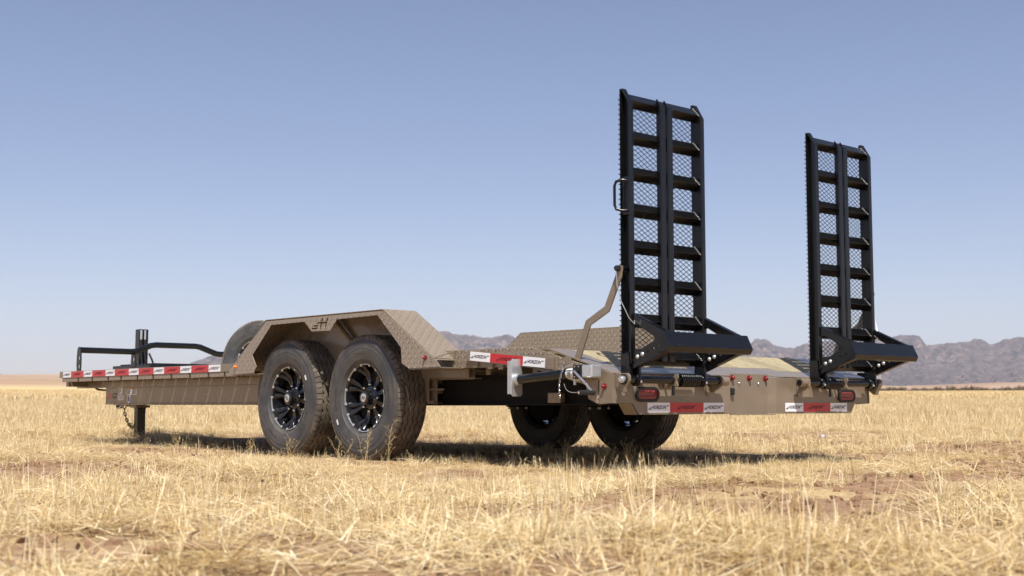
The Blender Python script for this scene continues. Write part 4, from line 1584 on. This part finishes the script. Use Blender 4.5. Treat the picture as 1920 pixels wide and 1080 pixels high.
# ================================================================== single plants and scraps one can point at
def weed(loc, h, seed, label, spread=.4, stems=3):
    rnd = random.Random(seed)
    x, y = loc
    m = MB()
    for sidx in range(stems):
        a = rnd.uniform(0, 6.283)
        ln = h * rnd.uniform(.7, 1.0)
        lean = rnd.uniform(.1, spread)
        d = Vector((math.cos(a) * lean, math.sin(a) * lean, 1)).normalized()
        p0 = Vector((rnd.uniform(-.012, .012), rnd.uniform(-.012, .012), -.01))
        p1 = p0 + d * ln * .5 + Vector((rnd.uniform(-.01, .01), rnd.uniform(-.01, .01), 0))
        p2 = p1 + d * ln * .5 + Vector((rnd.uniform(-.02, .02), rnd.uniform(-.02, .02), 0))
        m.tube([p0, p1, p2], [.0015, .0012, .0007], 5)
        for q in range(5):
            u = .35 + .62 * q / 4
            p = p0.lerp(p1, u * 2) if u < .5 else p1.lerp(p2, u * 2 - 1)
            b = rnd.uniform(0, 6.283)
            e = p + Vector((math.cos(b) * .7, math.sin(b) * .7, .8)).normalized() * h * rnd.uniform(.10, .22)
            m.tube([p, p.lerp(e, .5) + Vector((0, 0, .004)), e], [.0009, .0008, .0006], 4)
            for w_ in range(2):
                e2 = e + Vector((rnd.uniform(-1, 1), rnd.uniform(-1, 1), rnd.uniform(.1, 1))).normalized() * h * .07
                m.tube([e, e2], [.0006, .0011], 4)
    me = m.mesh('dry_weed', 'dry_weed', uv=False)
    at = me.attributes.new('tint', 'FLOAT', 'POINT')
    at.data.foreach_set('value', [rnd.random() * .3 + .5] * len(me.vertices))
    o = put('dry_weed', me, loc=(x, y, float(ground_z(np.array([x]), np.array([y]))[0])))
    tag(o, label, 'weed', 'dry weeds round the trailer')


weed((-1.40, 1.56), .26, 1, 'tall branching dry weed before the right side of the near rear wheel', .3, 2)
weed((-1.47, 1.68), .20, 2, 'branching dry weed in front of the middle of the near rear wheel', .5, 3)
weed((-1.43, 2.02), .16, 3, 'short dry weed standing before the gap between the near wheels', .6, 3)
weed((-1.30, 2.80), .17, 4, 'spiky dry weed at the foot of the front near wheel', .6, 4)
weed((-1.25, 3.40), .15, 5, 'low dry weed just left of the front near wheel', .7, 4)
weed((-.70, .80), .17, 6, 'dry weed under the stowed jack between near and far wheels', .6, 4)
weed((-.78, .42), .17, 7, 'bushy pale weed below the rear left corner plate', .6, 5)
weed((-.58, .42), .16, 8, 'pale weed below the left tail light', .6, 5)
weed((-.28, .50), .14, 9, 'dry weed under the left rear reflective tape', .6, 4)
weed((.10, .56), .13, 10, 'small dry weed under the recess of the tail', .6, 4)
weed((-1.00, .90), .12, 11, 'low dry stalks right of the near rear wheel', .8, 3)
weed((-1.06, 4.85), .15, 12, 'dry weed tuft right of the tongue jack', .6, 5)
weed((1.38, -.78), .16, 13, 'thin dark dry stalk at the right edge of the picture', .4, 2)


def scrap():
    rnd = random.Random(3)
    bm = bmesh.new()
    bmesh.ops.create_grid(bm, x_segments=7, y_segments=7, size=.034)
    for v in bm.verts:
        v.co.z = rnd.uniform(-.014, .018) + .015
        v.co.x += rnd.uniform(-.01, .01)
        v.co.y += rnd.uniform(-.01, .01)
    bmesh.ops.solidify(bm, geom=bm.faces[:], thickness=.0008)
    me = bpy.data.meshes.new('paper_scrap')
    bm.to_mesh(me); bm.free()
    me.materials.append(mat('faded_paper'))
    o = put('paper_scrap', me, loc=(3.40, 1.90, float(ground_z(np.array([3.40]), np.array([1.90]))[0]) + .045))
    tag(o, 'small pale crumpled scrap lying in the grass right of the trailer shadow', 'scrap')


def twig():
    rnd = random.Random(9)
    m = MB()
    p = Vector((0, 0, .02))
    pts = [p.copy()]
    for k in range(5):
        p = p + Vector((.035, -.02 + rnd.uniform(-.012, .012), rnd.uniform(-.006, .008)))
        pts.append(p.copy())
    m.tube(pts, [.008, .009, .008, .007, .006, .003], 8)
    m.tube([pts[2], pts[2] + Vector((.02, .03, .02)), pts[2] + Vector((.05, .05, .025))], [.005, .004, .002], 6)
    x, y = -4.70, -2.14
    o = m.build('broken_twig', 'soil_clod', smooth=60, loc=(x, y, float(ground_z(np.array([x]), np.array([y]))[0]) + .01))
    tag(o, 'dark broken twig on the bare soil at the lower left', 'twig')


scrap()
twig()
